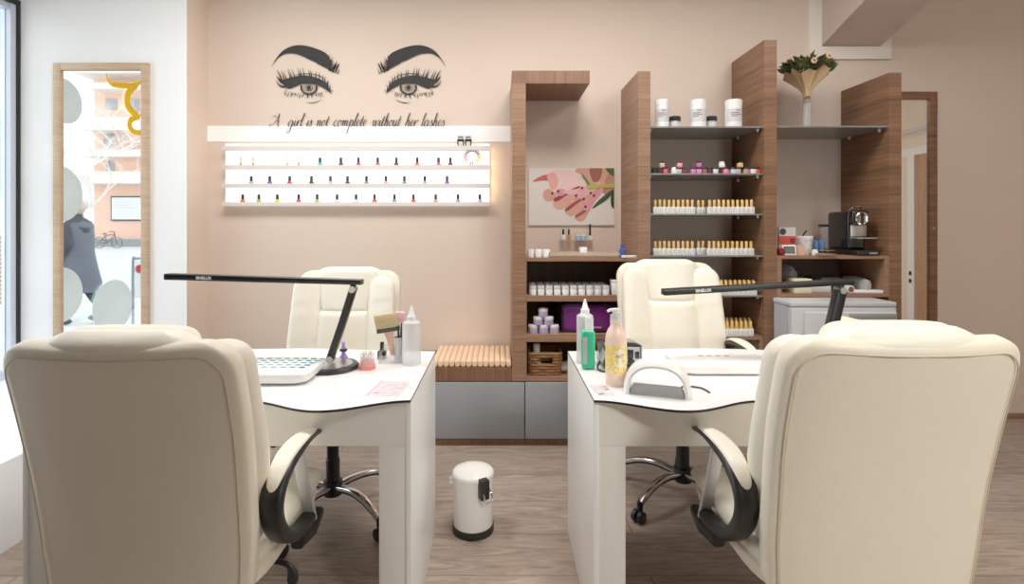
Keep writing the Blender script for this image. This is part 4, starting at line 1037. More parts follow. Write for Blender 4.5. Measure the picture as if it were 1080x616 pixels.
ck = thing('digital_clock', 'small white framed clock with a dark display on the box shelf', 'clock', (X(833.5, 3.0), 3.01, zN))
for v in (): pass
MB().box(-0.040, 0.040, -0.008, 0.008, 0.0, 0.062, bev=0.004).build('clock_frame', M['white'], ck, rot=(-0.22, 0, -0.1))
MB().box(-0.026, 0.026, -0.0095, -0.008, 0.014, 0.048).build('display', colour((110, 112, 100)), ck, rot=(-0.22, 0, -0.1))
MB().box(-0.030, 0.030, -0.0088, -0.0075, 0.010, 0.052).build('display_rim', M['black'], ck, rot=(-0.22, 0, -0.1))
o = MB().box(-0.022, 0.022, -0.02, 0.02, 0, 0.055).build('peach_carton', colour((236, 190, 160), 0.7), None, (X(843.5, 3.05), 3.06, zN)); tag(o, 'small peach carton between the clock and the patterned cup', 'carton')
def speckle():
    m = bpy.data.materials.new('speckled paper cup'); m.use_nodes = True; nt = m.node_tree; b = nt.nodes['Principled BSDF']
    tc = node(nt, 'ShaderNodeTexCoord'); vo = node(nt, 'ShaderNodeTexVoronoi', Scale=70.0); nt.links.new(tc.outputs['Object'], vo.inputs['Vector'])
    cr = node(nt, 'ShaderNodeValToRGB'); cr.color_ramp.elements[0].position = .2; cr.color_ramp.elements[0].color = L((140,140,150)); cr.color_ramp.elements[1].position = .32; cr.color_ramp.elements[1].color = L((232,230,232))
    nt.links.new(vo.outputs['Distance'], cr.inputs['Fac']); nt.links.new(cr.outputs['Color'], b.inputs['Base Color']); return m
cp = thing('paper_cup', 'speckled white pot holding stirrers beside the coffee things', 'cup', (X(850.5, 3.08), 3.10, zN))
MB().lathe([(0, 0), (0.034, 0), (0.044, 0.095), (0.041, 0.095), (0.032, 0.004), (0, 0.004)], 24).build('cup_body', speckle(), cp)
MB().lathe([(0.046, 0.095), (0.047, 0.108), (0.043, 0.112), (0, 0.108)], 24).build('lid', M['white'], cp)
MB().tube([(-0.015, 0, 0.105), (0.012, 0, 0.145)], 0.005, 6).build('stirrer', M['black'], cp)
for px, lab in ((860.5, 'blue can left of the capsule tray, nearer the cup'), (866.5, 'blue can left of the capsule tray, nearer the machine')):
    o = MB().lathe([(0, 0), (0.014, 0), (0.017, 0.006), (0.017, 0.075), (0.013, 0.085), (0, 0.085)], 16).build('blue_can', colour((100, 136, 190), 0.2), None, (X(px, 3.19), 3.19, zN)); tag(o, lab, 'can', 'two blue cans')
o = MB().lathe([(0, 0), (0.016, 0), (0.018, 0.02), (0.014, 0.034), (0, 0.036)], 16).build('milk_pod', M['white'], None, (X(859.5, 3.03), 3.03, zN)); tag(o, 'tiny white pot in front of the blue cans', 'pot')
# inside the box shelf
zq = zN0+0.006
o = MB().pillow((0, 0, 0.055), 0.05, 0.07, 0.055, 2.4, 2.2, fn=lambda p: p*(1+0.14*math.sin(p.x*90+p.y*60)*math.cos(p.z*70))).build('plastic_bag', mat('grey plastic bag', (150, 150, 160), 0.25, vary=0.3, nscale=30), None, (X(832, 3.16), 3.20, zq+0.04)); tag(o, 'crumpled grey plastic bag at the left of the box shelf', 'bag')
o = MB().box(-0.12, 0.12, -0.10, 0.10, 0, 0.04, bev=0.003).build('paper_stack', M['label'], None, (X(848, 3.12), 3.15, zq)); tag(o, 'stack of white papers under the bag in the box shelf', 'papers')
o = MB().box(-0.05, 0.055, -0.05, 0.05, 0, 0.085, bev=0.004).build('cream_box', colour((232, 226, 196), 0.7), None, (X(843, 3.03), 3.045, zq+0.0)); tag(o, 'cream carton in front of the bag in the box shelf', 'carton')
mb = MB(); mb.lathe([(0, 0), (0.022, 0), (0.022, 0.30), (0, 0.30)], 20, (0, 0, 0.022), axis='Y', mi=0); mb.lathe([(0, .3005), (0.016, 0.3005), (0.016, 0.301)], 20, (0, 0, 0.022), axis='Y', mi=1)
o = mb.build('paper_roll', [M['label'], colour((126, 90, 66))], None, (X(899.5, 3.0), 3.315, zq)); tag(o, 'white paper roll with a brown core in the box shelf', 'paper roll')
o = MB().pillow((0, 0, 0.042), 0.036, 0.12, 0.042, 2.2, 3, fn=lambda p: p*(1+0.05*math.sin(p.y*120+p.x*70))).build('wrapped_roll', mat('plastic wrapped roll', (176, 170, 166), 0.2, vary=0.35, nscale=40), None, (X(913, 3.05), 3.14, zq)); tag(o, 'plastic wrapped roll right of the paper roll', 'roll')
o = MB().box(-0.11, 0.11, -0.03, 0.03, 0, 0.018, bev=0.006).build('bag_sealer', M['white'], None, (X(920, 3.02), 3.03, zq), (0, 0, -0.12)); tag(o, 'white flat strip lying at the right front of the box shelf', 'strip')
o = MB().pillow((0, 0, 0.028), 0.05, 0.05, 0.028, 2.3, 2.2).build('black_pouch', M['black_gloss'], None, (X(866, 3.08), 3.14, zq)); tag(o, 'dark pouch between the cream carton and the paper roll', 'pouch')
o = MB().box(-0.06, 0.06, -0.08, 0.08, 0, 0.075, bev=0.008).build('grey_packet', colour((120, 118, 122), 0.4), None, (X(880, 3.15), 3.26, zq)); tag(o, 'grey packet at the back of the box shelf', 'packet')
# bouquet in a tall clear vase
bq = thing('bouquet', 'dried bouquet in kraft paper standing in a slim clear vase on the glass shelf', 'bouquet', (X(851, 3.12), 3.12, zS7))
MB().lathe([(0, 0), (0.021, 0), (0.021, 0.185), (0.018, 0.185), (0.018, 0.006), (0, 0.006)], 18).build('vase', M['clear'], bq)
MB().tube([(0.004, 0, 0.008), (0.010, 0, 0.18)], 0.0025, 6).build('stem', M['twine'], bq)
MB().lathe([(0.018, 0.165), (0.019, 0.19), (0.018, 0.205)], 14).build('twine', M['twine'], bq)
rings = []; rnd = random.Random(5)
for j, (r, z) in enumerate(((.017, .185), (.021, .210), (.027, .235), (.046, .266), (.076, .300), (.110, .332), (.124, .342))):
    amp = 0.11*min(1, j/4)
    rings.append([(r*(1+amp*math.sin(5*a+1)+amp*.5*math.sin(11*a))*math.cos(a), r*(1+amp*math.sin(5*a+1))*math.sin(a)*0.8, z+0.011*min(1, j/5)*math.sin(4*a+0.6)+0.014*math.sin(9*a)*min(1, j/5)) for a in [2*PI*k/48 for k in range(48)]])
MB().loft(rings, cap1=False).build('paper_wrap', M['paper_kraft'], bq)
mb = MB(); rnd = random.Random(8)
for i in range(420):
    a = rnd.uniform(0, 2*PI); rr_ = 0.128*math.sqrt(rnd.random()); p = Vector((rr_*math.cos(a)*1.05, rr_*math.sin(a)*0.8, 0.352+rnd.uniform(-.008, .075)*(1.3-rr_/0.15)))
    d = Vector((math.cos(a)*(0.3+rr_*6), math.sin(a)*(0.3+rr_*6)*.8, rnd.uniform(.2, 1.0))).normalized(); ln = rnd.uniform(.03, .055)
    s = d.orthogonal().normalized(); s = Matrix.Rotation(rnd.uniform(0, 6.28), 3, d) @ s; n_ = d.cross(s)*0.006
    w_ = ln*0.26
    q_ = [mb.bm.verts.new(v) for v in (p, p+d*ln*.4+s*w_+n_, p+d*ln, p+d*ln*.4-s*w_+n_)]; mb.face(q_, i % 3 == 0)
mb.build('leaves', [M['leaf'], M['leaf_dk']], bq)
mb = MB()
for cx, cy, cz in ((0.063, -0.105, 0.415), (-0.03, -0.115, 0.385)):
    for k in range(7):
        a = 2*PI*k/7; mb.pillow((cx+0.011*math.cos(a), cy-0.006, cz+0.011*math.sin(a)), 0.008, 0.004, 0.008, 2, 2, 6, 10)
    mb.pillow((cx, cy-0.012, cz), 0.006, 0.004, 0.006, 2, 2, 6, 10, mi=1)
mb.build('flower_head', [M['petal'], colour((120, 70, 50))], bq)

# ================================================================== DESKS
ZT = 0.750; DYF, DYB = 1.543, 2.143
def desk(x0, x1, label, side_left_vis):
    cx = (x0+x1)/2; w = x1-x0
    t = thing('manicure_desk', label, 'desk', (cx, DYF, 0), group='two white manicure desks')
    def wave(u):
        u = min(u, w-u)
        return 0.043*(1-math.cos(2*PI*u/0.50)) if u < 0.5 else -0.0
    pts = []
    N = 72
    for i in range(N+1): u = w*i/N; pts.append((-w/2+u, -wave(u), ZT))
    for i in range(25): u = w*(1-i/24); pts.append((-w/2+u, 0.60+0.05*math.sin(PI*u/w)**2, ZT))
    mb = MB(); mb.prism([(p[0], p[1], ZT-0.0075) for p in pts], (0, 0, 0.0075), 0, 1)
    mb.build('desktop', [M['desk'], M['edge']], t, ang=30)
    th = 0.016
    for s in (-1, 1):
        e = s*w/2
        MB().box(e, e-s*th, 0.012, 0.60, 0, ZT-0.0075, bev=0.001).build('side_panel', M['desk'], t)
        MB().box(e-s*th, e-s*0.098, 0.016, 0.55, 0, 0.606, bev=0.001).build('leg', M['desk_front'], t)
    MB().box(-w/2+th, w/2-th, 0.014, 0.032, 0.606, ZT-0.0075).build('apron', M['desk_front'], t)
    MB().box(-w/2+th, w/2-th, 0.56, 0.578, 0.606, ZT-0.0075).build('rear_rail', M['desk_front'], t)
    return t
DLX1, DRX0 = -0.268, 0.284
desk(DLX1-1.176, DLX1, 'white manicure desk with a wavy black-edged front, left of the pedal bin', False)
desk(DRX0, DRX0+1.10, 'white manicure desk with a wavy black-edged front, right of the pedal bin', True)

# ================================================================== CHAIRS
def interp(tab, t):
    for (a, va), (b, vb) in zip(tab[:-1], tab[1:]):
        if t <= b: u = (t-a)/(b-a); u = u*u*(3-2*u); return va+(vb-va)*u
    return tab[-1][1]
TH = math.radians(12)
Ny, Nz = math.cos(TH), math.sin(TH)        # forward normal of the reclined back
def spine(s):                               # s = height above seat level along the back
    return (-0.155 - s*math.tan(TH)*0.95 + 0.018*math.sin(PI*min(1, s/0.62)), s)
def back_slab(t, name, m, s0, s1, wtab, th, off, rc_top, rc_bot, wing, z0, edge=0.03, xoff=0.0, n=3.2, dome=0.0, side=0, fn=None):
    """pillow-like slab following the back; xoff/side let a bolster sit at one flank"""
    rings = []; NR = 36; seg = 44; H = s1-s0
    for i in range(NR+1):
        u = 0.5-0.5*math.cos(PI*i/NR); s = s0+H*u
        hw = interp(wtab, u)
        dt, db = s1-s, s-s0
        def corner(d, rc): return 0 if d >= rc else rc-math.sqrt(max(0, rc*rc-(rc-d)**2))
        hw_ = max(0.004, hw-corner(dt, rc_top)-corner(db, rc_bot))
        e = min(dt, db); f = 1 if e >= edge else math.sqrt(max(0.0004, 1-(1-e/edge)**2))
        th_ = max(0.002, th*f)
        y0, _ = spine(s); ring_ = []
        for k in range(seg):
            a = 2*PI*k/seg; ca, sa = math.cos(a), math.sin(a)
            x = hw_*math.copysign(abs(ca)**(2/n), ca); d = th_*math.copysign(abs(sa)**(2/n), sa)
            xx = x + xoff*interp(((0, .92), (.5, 1.0), (1, 1.0)), u)
            dd = off + d + dome*max(0, 1-(x/max(hw, .01))**2)*(1 if sa > 0 else 0.0)*f + wing*(xx/0.26)**2
            if fn: dd += fn(xx, s, sa)
            ring_.append((xx, y0+dd*Ny, z0+s+dd*Nz))
        rings.append(ring_)
    return MB().loft(rings).build(name, m, t, ang=60)
def back_pt(x, s, dd, z0, wing=0.035):
    y0, _ = spine(s); d = dd+wing*(x/0.26)**2
    return (x, y0+d*Ny, z0+s+d*Nz)
def chair(label, loc, rz, dz=0.0, base_rot=0.0, up=0.0, group='four cream office chairs'):
    t = thing('office_chair', label, 'chair', loc, rz, group)
    zs = 0.445+dz
    W = 0.035
    wt = ((0, .235), (.3, .246), (.7, .252), (1, .250))
    back_slab(t, 'backrest_shell', M['leather'], -0.06, 0.590, wt, 0.032, -0.034, 0.075, 0.06, W, zs, edge=0.022, n=6.0)
    # seam on the rear face
    sh = bpy.data.objects[t.children[0].name]
    P = []
    s_top, rcs = 0.566, 0.060
    side = []
    for i in range(22):
        q_ = -0.02+(s_top-rcs+0.02)*i/21; side.append((interp(wt, (q_+.06)/.65)-0.020, q_))
    xe = side[-1][0]
    for i in range(1, 9): a_ = PI/2*i/8; side.append((xe-rcs+rcs*math.cos(a_), s_top-rcs+rcs*math.sin(a_)))
    mid = [(x_, s_top) for x_ in [(xe-rcs)*(1-2*j/12) for j in range(1, 12)]]
    full = side+mid+[(-a_, b_) for a_, b_ in reversed(side)]
    MB().tube([back_pt(a_, b_, -0.0658, zs, W) for a_, b_ in full], 0.0016, 6).build('seam', M['seam'], sh)
    # front cushions
    for s_ in (-1, 1):
        back_slab(t, 'side_bolster', M['leather2'], 0.0, 0.556, ((0, .060), (.4, .072), (.8, .066), (1, .062)), 0.038, 0.034, 0.060, 0.05, W+0.015, zs, edge=0.04, xoff=s_*0.175, n=2.6,
                  fn=lambda x, s, sa: (0.0022*math.sin(s*95+x*20)*math.sin(s*17+1) if sa > 0.2 else 0))
    back_slab(t, 'lumbar_panel', M['leather2'], 0.0, 0.40, ((0, .150), (.5, .128), (1, .120)), 0.048, 0.036, 0.02, 0.05, W, zs, edge=0.035, n=3.0, dome=0.012)
    hr = back_slab(t, 'headrest', M['leather2'], 0.37, 0.601, ((0, .112), (.45, .130), (1, .150)), 0.060, 0.016, 0.055, 0.012, W*0.6, zs, edge=0.034, n=3.6, dome=0.010)
    back_slab(t, 'headrest_cap', M['leather2'], 0.530, 0.606, ((0, .170), (.6, .166), (1, .142)), 0.048, -0.012, 0.045, 0.012, W, zs, edge=0.034, n=3.0)
    # seat
    MB().pillow((0, 0.085, zs-0.030+up), 0.236, 0.270, 0.038, 5, 3.2).build('seat_base', M['leather'], t)
    MB().pillow((0, 0.095, zs+0.022+up), 0.150, 0.258, 0.045, 6, 2.8, fn=lambda p: Vector((p.x, p.y, p.z+0.004*math.cos(p.y*40)-0.018*max(0, (p.y-.14)/.1)**2))).build('seat_cushion', M['leather2'], t)
    for s_ in (-1, 1):
        MB().pillow((s_*0.183, 0.090, zs+0.022+up), 0.060, 0.258, 0.042, 4, 2.2, fn=lambda p: Vector((p.x, p.y, p.z-0.018*max(0, (p.y-.14)/.1)**2+0.002*math.sin(p.y*70)))).build('seat_bolster', M['leather2'], t)
    # arms
    for s_ in (-1, 1):
        xa = s_*0.262; za = zs-0.445
        am = bpy.data.objects.new('armrest', None)
        path = crom([(xa, .190, .650+za), (xa, .13, .667+za), (xa, .04, .676+za), (xa, -.05, .668+za), (xa, -.11, .635+za), (xa, -.130, .585+za), (xa, -.105, .525+za), (xa, -.045, .470+za), (xa, .035, .438+za), (xa, .11, .432+za)], 6)
        n_ = len(path); wd, tk = [], []
        for i in range(n_):
            u = i/(n_-1)
            wd.append(interp(((0, .026), (.08, .044), (.3, .062), (.6, .056), (1, .044)), u)); tk.append(interp(((0, .010), (.1, .018), (.4, .030), (.7, .034), (1, .030)), u))
        bpy.data.objects.remove(am)
        a_ = MB().sweep(path, (1, 0, 0), wd, tk, n=3.2).build('armrest', M['black'], t)
        pp = path[4:27]; nn = len(pp)
        pad = []
        for i, p in enumerate(pp):
            q_ = path[min(4+i+1, n_-1)]-path[4+i-1]; q_.normalize(); nrm = Vector((0, -q_.z, q_.y))
            if nrm.z < 0 and i < 12: nrm = -nrm
            if i >= 12 and nrm.y > 0: nrm = -nrm
            pad.append(p+nrm*tk[4+i]*0.42)
        MB().sweep(pad, (1, 0, 0), [0.012+0.040*math.sin(PI*min(1, max(0, i/(nn-1))))**0.5 for i in range(nn)], [0.004+0.014*math.sin(PI*i/(nn-1))**0.5 for i in range(nn)], n=2.4).build('arm_pad', M['leather2'], a_)
        MB().sweep([(xa, .135, .405+za), (xa, .105, .48+za), (xa, .07, .56+za), (xa, .035, .655+za)], (1, 0, 0), [.034, .034, .034, .034], .012, n=6).build('arm_strut', M['satin'], a_)
        mb = MB(); mb.sweep([(xa, .19, .405+za), (xa, .12, .395+za), (xa, .03, .405+za)], (1, 0, 0), [.036, .046, .036], [.03, .046, .03], n=3); mb.sweep([(xa, 0.11, .385+za), (s_*0.15, 0.11, .375+za)], (0, 1, 0), 0.07, 0.012, n=5)
        mb.build('arm_bracket', M['black'], a_)
    # mechanism, column, base
    MB().box(-0.10, 0.10, -0.08, 0.16, zs-0.105, zs-0.075, bev=0.008).build('tilt_plate', M['black'], t)
    MB().tube(crom([(0.06, 0.05, zs-0.09), (0.20, 0.04, zs-0.095), (0.240, 0.04, zs-0.115), (0.246, 0.04, zs-0.155)], 4), [0.007]*8+[0.010, .013, .016, .015, .012], 8).build('lever', M['black'], t)
    MB().lathe([(0, 0.10), (0.030, 0.10), (0.030, 0.24), (0.026, 0.245), (0.026, zs-0.09), (0, zs-0.09)], 20).build('gas_column', M['black'], t)
    MB().lathe([(0, 0.085), (0.040, 0.085), (0.046, 0.11), (0.040, 0.145), (0.0, 0.15)], 20).build('hub', M['black'], t)
    for k_ in range(5):
        a = base_rot + 2*PI*k_/5; ca, sa = math.cos(a), math.sin(a)
        pth = crom([(0.035*ca, 0.035*sa, 0.125), (0.13*ca, 0.13*sa, 0.140), (0.22*ca, 0.22*sa, 0.128), (0.315*ca, 0.315*sa, 0.085)], 6)
        mb = MB(); sd = (-sa, ca, 0)
        mb.sweep(pth, sd, [0.040-0.014*i/(len(pth)-1) for i in range(len(pth))], 0.020, n=3)
        lg_ = mb.build('leg', M['chrome'], t)
        MB().sweep([Vector(p)-Vector((0, 0, 0.012)) for p in pth], sd, [0.034-0.012*i/(len(pth)-1) for i in range(len(pth))], 0.014, n=3).build('leg_underside', M['black'], lg_)
        mb = MB(); c0 = Vector((0.315*ca, 0.315*sa, 0)); sv = Vector(sd)
        mb.lathe([(0.010, 0.03), (0.014, 0.07), (0.012, 0.088)], 10, c0)
        for s2 in (-1, 1):
            cc = c0+sv*0.014*s2+Vector((0.008*ca, 0.008*sa, 0.026)); rings = []
            for dd_, rr2 in ((-.010, .018), (-.008, .026), (.008, .026), (.010, .018)):
                rings.append([cc+sv*dd_+(Vector((ca, sa, 0))*math.cos(2*PI*q/16)+Vector((0, 0, 1))*math.sin(2*PI*q/16))*rr2 for q in range(16)])
            mb.loft(rings)
        mb.build('caster', M['black'], lg_)
    return t
chair('cream leather office chair seen from behind, at the front of the left desk', (-0.815, 1.375, 0), 0.0, 0.0, 0.3)
chair('cream leather office chair seen from behind, at the front of the right desk', (0.856, 1.365, 0), 0.0, 0.012, 0.35)
chair('cream leather office chair facing forward behind the left desk', (-0.740, 2.28, 0), PI, 0.02, math.radians(35)+PI, 0.05)
chair('cream leather office chair facing forward behind the right desk, before the glass shelves', (0.855, 2.40, 0), PI, 0.05, math.radians(217)+PI, 0.035)

# ================================================================== ON THE DESKS
def lamp(label, loc, lean, bar, rz=0.0, pw=0.027):
    t = thing('desk_lamp', label, 'lamp', loc, rz, 'black bar lamps on the desks')
    MB().lathe([(0, 0), (0.100, 0), (0.102, 0.006), (0.096, 0.014), (0.088, 0.015), (0, 0.0152)], 40).build('lamp_base', M['black'], t)
    MB().lathe([(0, 0.0152), (0.078, 0.0152), (0.078, 0.017), (0, 0.017)], 36).build('base_inlay', M['steel'], t)
    dx, h = lean
    MB().sweep([(-0.004, 0, 0.028), (dx*0.5, 0, 0.03+(h-0.03)*0.5), (dx, 0, h)], (0, 1, 0), 0.030, pw, n=5).build('pole', M['black_metal'], t)
    for p in ((0.0, 0, 0.034), (dx, 0, h)):
        MB().lathe([(0, -0.021), (0.012, -0.021), (0.012, 0.021), (0, 0.021)], 16, p, axis='Y').build('pivot', M['steel'], t)
    MB().box(dx-0.009, dx+0.009, -0.012, 0.012, h-0.002, h+0.024, bev=0.003).build('joint', M['black_metal'], t)
    (xa, za), (xb, zb_) = bar
    v = Vector((xb-xa, 0, zb_-za)); 
    b_ = MB().sweep([(xa, 0, za), ((xa+xb)/2, 0, (za+zb_)/2), (xb, 0, zb_)], (0, 1, 0), 0.044, [0.0235, 0.022, 0.019] , n=7).build('light_bar', M['black_metal'], t)
    ang = math.atan2(v.z, v.x); q0 = Vector((xa, 0, za))+v*0.20
    mb = MB(); add_text(mb, 'SINELUX', 0.0145, lambda x, y: (q0.x+x*math.cos(ang)-y*math.sin(ang), -0.0226, q0.z+x*math.sin(ang)+y*math.cos(ang)), bold=0.0006)
    mb.build('lettering', M['white'], b_)
    MB().box(xa-0.0035, xa+0.001, -0.021, 0.021, za-0.0105, za+0.0105, bev=0.001).build('end_cap', M['steel'] if xa > -0.3 else M['black'], b_)
    return t
LY = 1.893
lx = X(349, LY)
lamp('black bar desk lamp on the left desk, its bar reaching to the left', (lx, LY, ZT), (X(372.5, LY)-lx, Z(305, LY)-ZT), ((X(177.5, LY)-lx, Z(291.5, LY)-ZT), (X(382, LY)-lx, Z(297.5, LY)-ZT)))
rxl = X(869, LY)
lamp('black bar desk lamp on the right desk, its bar reaching towards the pump bottle', (rxl, LY, ZT), (X(886, LY)-rxl, Z(306, LY)-ZT), ((X(700, LY)-rxl, Z(308, LY)-ZT), (X(897, LY)-rxl, Z(297, LY)-ZT)), 0.0, 0.042)

def dust_box(label, x0, x1, y0, y1, teal):
    t = thing('nail_dust_collector', label, 'dust collector', ((x0+x1)/2, (y0+y1)/2, ZT), group='white padded dust collectors')
    a, b = (x1-x0)/2, (y1-y0)/2
    MB().pillow((0, 0, 0.023), a, b, 0.023, 7, 4.5).build('housing', M['white'], t)
    mb = MB()
    nx, ny = (9, 5) if teal else (4, 1)
    for i in range(nx):
        for j in range(ny):
            cx = -a*0.72+1.5*a*i/(nx-1) if teal else -0.07+0.032*i; cy = (-b*0.45+1.0*b*j/(ny-1)) if teal else -0.0
            mb.lathe([(0, 0.0), (0.010 if teal else 0.011, 0.0), (0.010, 0.0008), (0, 0.0008)], 12, (cx+(0.008*j if teal else 0), cy, 0.0456), sx=1.15, sy=0.55 if teal else 0.35)
    mb.build('air_vents', M['teal'] if teal else M['dark_grey'], t)
dust_box('white padded dust collector with teal vents on the left desk', X(324.5, 1.69)-0.34, X(324.5, 1.69), 1.675, 1.90, True)
dust_box('white padded dust collector with dark vents on the right desk', X(716, 1.80), X(716, 1.80)+0.36, 1.785, 1.99, False)

# --- left desk
def sq_bottle(label, loc, w_, h, sx_=1.0):
    t = thing('squeeze_bottle', label, 'bottle', loc, group='translucent squeeze bottles')
    r = w_/2
    MB().lathe([(0, 0), (r*.95, 0), (r, 0.006), (r, h*0.90), (r*0.96, h*0.96), (r*0.62, h), (0.013, h+0.003)], 24).build('bottle_body', M['frost'], t)
    MB().lathe([(0.0165, h), (0.0165, h+0.016), (0.012, h+0.020), (0.0035, h+0.055), (0.0, h+0.056)], 16).build('nozzle', M['white'], t)
    return t
sq_bottle('tall translucent squeeze bottle at the back right corner of the left desk', (X(434, 1.945), 1.945, ZT), 0.070, 0.165)
o = thing('drill_bit_holder', 'salmon pink round stand with drill bits beside the left lamp base', 'bit holder', (X(387, 1.88), 1.885, ZT))
MB().lathe([(0, 0), (0.031, 0), (0.031, 0.014), (0.025, 0.018), (0.024, 0.034), (0, 0.034)], 24).build('stand', M['pink'], o)
MB().lathe([(0.027, 0.018), (0.027, 0.058), (0.026, 0.060), (0, 0.060), (0, 0.0595), (0.0255, 0.0595), (0.0262, 0.018)], 24).build('clear_cover', M['clear'], o)
for k_ in range(6):
    a = k_*PI/3; MB().lathe([(0.0013, 0.034), (0.0013, 0.047), (0.003, 0.049), (0.002, 0.058), (0, 0.059)], 8, (0.015*math.cos(a), 0.015*math.sin(a), 0)).build('drill_bit', M['steel'], o)
small_bottle('nail_polish', 'black nail polish standing behind the salmon pink stand', 'nail polish', (X(403, 2.02), 2.02, ZT), M['black_gloss'], M['black'], 0.0165, 0.033, 0.034, None, True, 0.0085)
o = thing('trinket_bottle', 'little violet glass bottle with a dark collar behind the left lamp pole', 'bottle', (X(361, 1.97), 1.985, ZT))
MB().lathe([(0, 0), (0.016, 0), (0.018, 0.012), (0.008, 0.030), (0.007, 0.040)], 16).build('bottle_body', M['violet'], o)
MB().lathe([(0.014, 0.040), (0.016, 0.046), (0.008, 0.050)], 14).build('collar', M['black'], o)
MB().lathe([(0.008, 0.050), (0.006, 0.066), (0.009, 0.074), (0, 0.080)], 14).build('stopper', M['violet'], o)
# acrylic organiser with brushes
ox, oy = X(416, 1.97), 1.98
o = thing('acrylic_organiser', 'clear acrylic organiser holding brushes on the left desk', 'organiser', (ox, oy, ZT))
mb = MB(); mb.box(-0.055, 0.035, -0.035, 0.035, 0, 0.004); mb.box(-0.055, 0.035, -0.035, -0.032, 0.004, 0.03); mb.box(-0.055, 0.035, 0.032, 0.035, 0.004, 0.06); mb.box(-0.055, -0.052, -0.032, 0.032, 0.004, 0.04); mb.box(0.032, 0.035, -0.032, 0.032, 0.004, 0.04); mb.box(-0.012, -0.009, -0.032, 0.032, 0.004, 0.05)
mb.build('tray', M['clear'], o)
MB().lathe([(0, 0.004), (0.017, 0.004), (0.017, 0.095), (0.015, 0.095), (0.015, 0.008), (0, 0.008)], 18, (0.013, 0.0, 0)).build('metal_cup', M['steel'], o)
b_ = thing('flat_brush', 'wide flat brush with tan bristles and peach handle standing in the organiser', 'brush', (ox-0.010, oy+0.0, ZT+0.004+0.022))
RB = Matrix.Rotation(-0.16, 4, 'Y')
def brot(mb): bmesh.ops.transform(mb.bm, matrix=RB, verts=mb.bm.verts); return mb
mb = MB(); mb.sweep([(0, 0, 0.0), (0, 0, .04), (0, 0, .075), (0, 0, .092)], (1, 0, 0), [.016, .020, .030, .040], .012, n=3); brot(mb).build('handle', M['peach_wood'], b_)
mb = MB(); mb.box(-0.044, 0.044, -0.009, 0.009, 0.090, 0.108, bev=0.002); brot(mb).build('ferrule', M['dark_grey'], b_)
mb = MB(); mb.loft([[(x_*s_, y_*s2, z_) for x_, y_ in ((-.043, -.008), (-.02, -.009), (.0, -.0085), (.02, -.009), (.043, -.008), (.043, .008), (0, .009), (-.043, .008))] for z_, s_, s2 in ((.106, 1, 1), (.13, 1.05, 1.2), (.155, 1.08, 1.0), (.160, 1.06, .6))]); brot(mb).build('bristles', M['bristle'], b_)
for i, (dx, dy, tilt, rgb, lab, big) in enumerate(((0.010, 0.006, 0.10, (226, 180, 184), 'pink powder brush in the metal cup, nearer the squeeze bottle', 1), (0.004, 0.006, -0.04, (222, 176, 180), 'pink powder brush in the metal cup, nearer the flat brush', 1), (0.012, -0.006, 0.16, (40, 38, 40), 'thin black detail brush in the metal cup, leaning right', 0), (0.006, -0.007, -0.02, (60, 50, 46), 'thin dark detail brush in the metal cup, upright', 0))):
    b2 = thing('makeup_brush', lab, 'brush', (ox+0.013+dx*0.4, oy+dy*0.8, ZT+0.009)); b2.rotation_euler = (0, tilt*0.6, 0)
    hb = 0.140 if big else 0.115
    MB().lathe([(0, 0), (0.003, 0.002), (0.0045, hb*0.6), (0.003, hb)], 10).build('handle', M['black'], b2)
    if big: MB().lathe([(0.005, hb), (0.013, hb+0.012), (0.017, hb+0.026), (0.012, hb+0.040), (0, hb+0.045)], 14).build('bristles', colour(rgb, 0.9), b2)
    else: MB().lathe([(0.003, hb), (0.005, hb+0.008), (0.001, hb+0.022), (0, hb+0.022)], 8).build('bristles', colour(rgb, 0.9), b2)
# printed sheets
def sheet(label, cx, cy, w_, d_, rz, rgb, rgb2):
    t = thing('printed_sheet', label, 'sheet', (cx, cy, ZT), rz)
    MB().box(-w_/2, w_/2, -d_/2, d_/2, 0, 0.0008).build('film', mat('printed film', rgb, 0.3, vary=0.18, nscale=70, alpha=0.85), t)
    mb = MB(); rnd = random.Random(4)
    for i in range(16):
        x_, y_ = rnd.uniform(-.42, .42)*w_, rnd.uniform(-.42, .42)*d_; mb.box(x_-0.010*rnd.random()-.002, x_+0.010, y_-0.003, y_+0.003, 0.0008, 0.0011)
    mb.box(-w_/2, -w_/2+0.010, -d_/2, d_/2, 0.0008, 0.0011)
    mb.build('print', colour(rgb2, 0.4), t)
sheet('thin pink printed sheet near the front corner of the left desk', X(411, 1.66), 1.655, 0.105, 0.15, -0.10, (246, 232, 240), (238, 188, 212))
sheet('faint floral printed sheet near the front corner of the right desk', X(635, 1.63), 1.635, 0.055, 0.11, 0.1, (232, 224, 228), (214, 204, 208))

# --- right desk
sq_bottle('translucent squeeze bottle behind the green bottle on the right desk', (X(617, 1.965), 1.965, ZT), 0.064, 0.188)
gb = thing('green_bottle', 'bright green bottle with a white label on the right desk corner', 'bottle', (X(620, 1.89), 1.885, ZT))
MB().pillow((0, 0, 0.070), 0.0245, 0.018, 0.070, 6, 9).build('bottle_body', M['green_liq'], gb)
MB().box(-0.0215, -0.006, -0.0192, -0.0178, 0.022, 0.118).build('label', M['label_grey'], gb)
MB().box(0.0238, 0.0247, -0.008, 0.010, 0.08, 0.11).build('side_label', colour((60,60,50)), gb)
MB().lathe([(0.017, 0.138), (0.015, 0.142), (0.015, 0.182), (0.012, 0.188), (0, 0.188)], 18, (0.004, 0, 0)).build('cap', M['frost'], gb)
lp_ = thing('pump_bottle', 'peach lotion pump bottle with a yellow floral label on the right desk', 'bottle', (X(649.7, 1.70), 1.70, ZT))
r = 0.0345
